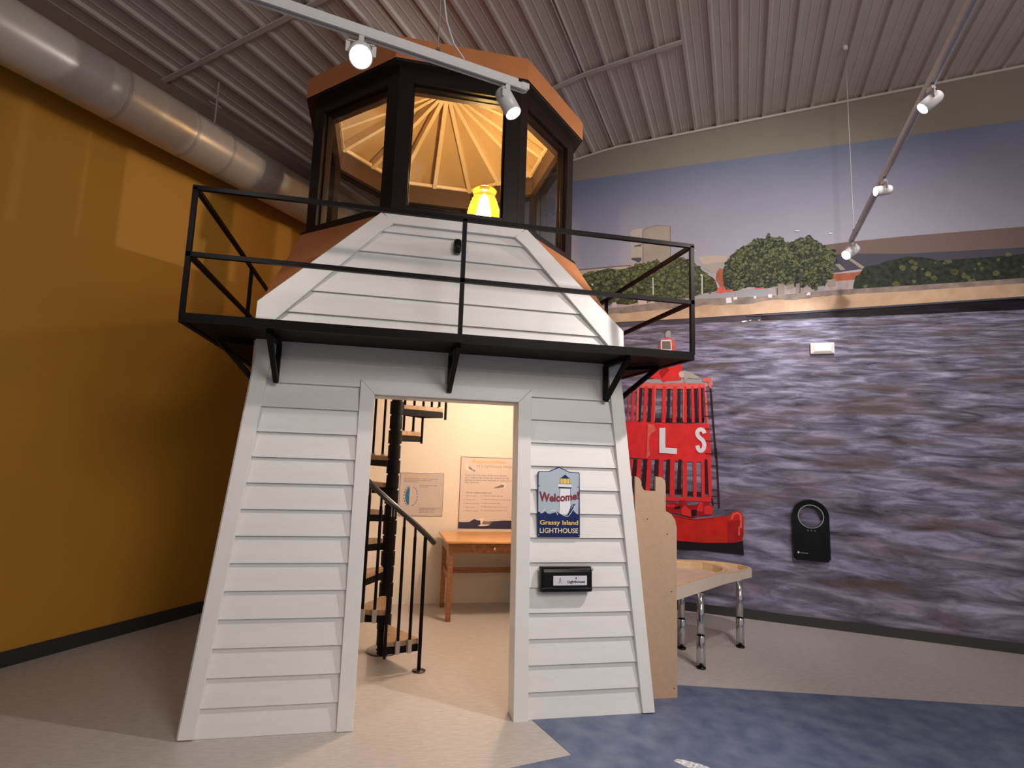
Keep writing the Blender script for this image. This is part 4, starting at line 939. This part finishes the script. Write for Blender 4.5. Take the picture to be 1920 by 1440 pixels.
for (tt, p, lab) in ((tr1, Vector((.171,-1.057,0)), 'thin steel suspension cable with white cord holding the front track'), (tr2, A2 + d2_*.20, 'thin steel suspension cable holding the track by the mural')):
    p = Vector((p.x, p.y, 0)); zc_ = ceil(p.dot(MH)); zb_ = 3.447 if tt is tr1 else 3.647
    h = thing('suspension_cable', lab, 'cable', (p.x, p.y, zb_))
    MB().tube([(p.x,p.y,zb_-.012),(p.x,p.y,zc_)], .0035, 8).build('cable_wire', mat('cable_steel', (.34,.34,.33), .4, metal=.4), h)
    MB().lathe((p.x,p.y,zc_-.035), [(0,0),(.02,.0),(.024,.03),(.024,.036)], 16).build('ceiling_cup', track_m, h)
    MB().lathe((p.x,p.y,zb_-.012), [(.012,0),(.010,.012),(.004,.02)], 12).build('cable_grip', chrome, h)
    if tt is tr1:
        cp = [(p.x+.028,p.y,zc_-.02),(p.x+.022,p.y,4.2),(p.x+.014,p.y,3.85),(p.x+.018,p.y,3.70),(p.x+.035,p.y+.005,3.60),(p.x+.075,p.y+.016,3.50),(p.x+.13,p.y+.03,3.44)]
        MB().tube(cp, .0045, 8).build('power_cord', track_m, h)
        MB().bar((p.x-.01,p.y,3.845),(p.x+.022,p.y,3.845),.012,.006).build('cord_tie', track_m, h)

# ------------------------------------------------------------------ light
def lspot(name, loc, tgt, p, ang, blend=.5, col=(1,.95,.9), soft=.04):
    ld = bpy.data.lights.new(name, 'SPOT'); ld.energy = p; ld.color = col; ld.spot_size = radians(ang); ld.spot_blend = blend; ld.shadow_soft_size = soft
    o = bpy.data.objects.new(name, ld); C.objects.link(o); o.location = loc; o.rotation_euler = (Vector(loc)-Vector(tgt)).to_track_quat('Z','Y').to_euler(); return o
def larea(name, loc, tgt, p, size, col=(1,.95,.9)):
    ld = bpy.data.lights.new(name, 'AREA'); ld.energy = p; ld.color = col; ld.size = size
    o = bpy.data.objects.new(name, ld); C.objects.link(o); o.location = loc; o.rotation_euler = (Vector(loc)-Vector(tgt)).to_track_quat('Z','Y').to_euler(); return o
k = A2 + d2_*2.45; aim = (Vector((.6,.1,1.4))-k).normalized()
lspot('key_beam', (k + Vector((0,0,-.1)) + aim*.08)[:], (.85,.1,.75), 225, 84, .9, (1,.92,.89), .035)
k = A2 + d2_*1.35
lspot('copper_fill', (k + Vector((-.05,.02,-.13)))[:], (1.5,.55,3.65), 330, 50, .5, (1,.92,.85), .035)  # added fill from the right, brightens copper and roof edge
k = A1 + d1_*1.75
lspot('door_beam', (k + Vector((0,0,-.1)) + Vector((.25,.25,-.5)).normalized()*.09)[:], (.1,.1,1.4), 36, 100, .8, (1,.93,.87), .04)
k = A2 + d2_*.06
lspot('mural_beam', (k + Vector((-.06,.05,-.15)))[:], MU(*MP(1400,760))[:], 60, 110, 1, (.95,.95,1), .03)
lspot('mural_fill', (2.2,-2.0,4.9), MU(*MP(1360,640))[:], 420, 80, .8, (1,.95,.94), .12)  # added unseen spot without a fixture, lifts the whole mural
ld = bpy.data.lights.new('hall_fill', 'AREA'); ld.energy = 150; ld.size = 2.0; ld.color = (1,.93,.88)  # added unseen area fill behind the camera, not an actual fitting
o = bpy.data.objects.new('hall_fill', ld); C.objects.link(o); o.location = (2.3,-5.4,4.0); o.rotation_euler = (radians(48),0,radians(-10))
def pt(name, loc, p, col, r):
    ld = bpy.data.lights.new(name, 'POINT'); ld.energy = p; ld.color = col; ld.shadow_soft_size = r
    o = bpy.data.objects.new(name, ld); C.objects.link(o); o.location = loc
pt('interior_lamp', (1.30,1.25,2.30), 56, (1,.84,.68), .05)
pt('beacon_flame', (LX,LY,LZ+.42), 34, (1,.62,.25), .04)
w = bpy.data.worlds.new('world'); SC.world = w; w.use_nodes = True
w.node_tree.nodes['Background'].inputs[0].default_value = (1,.94,.90,1); w.node_tree.nodes['Background'].inputs[1].default_value = .34
SC.view_settings.view_transform = 'Standard'; SC.view_settings.look = 'None'; SC.view_settings.gamma = 1; SC.view_settings.exposure = 0
try: SC.view_settings.use_curve_mapping = False
except Exception: pass
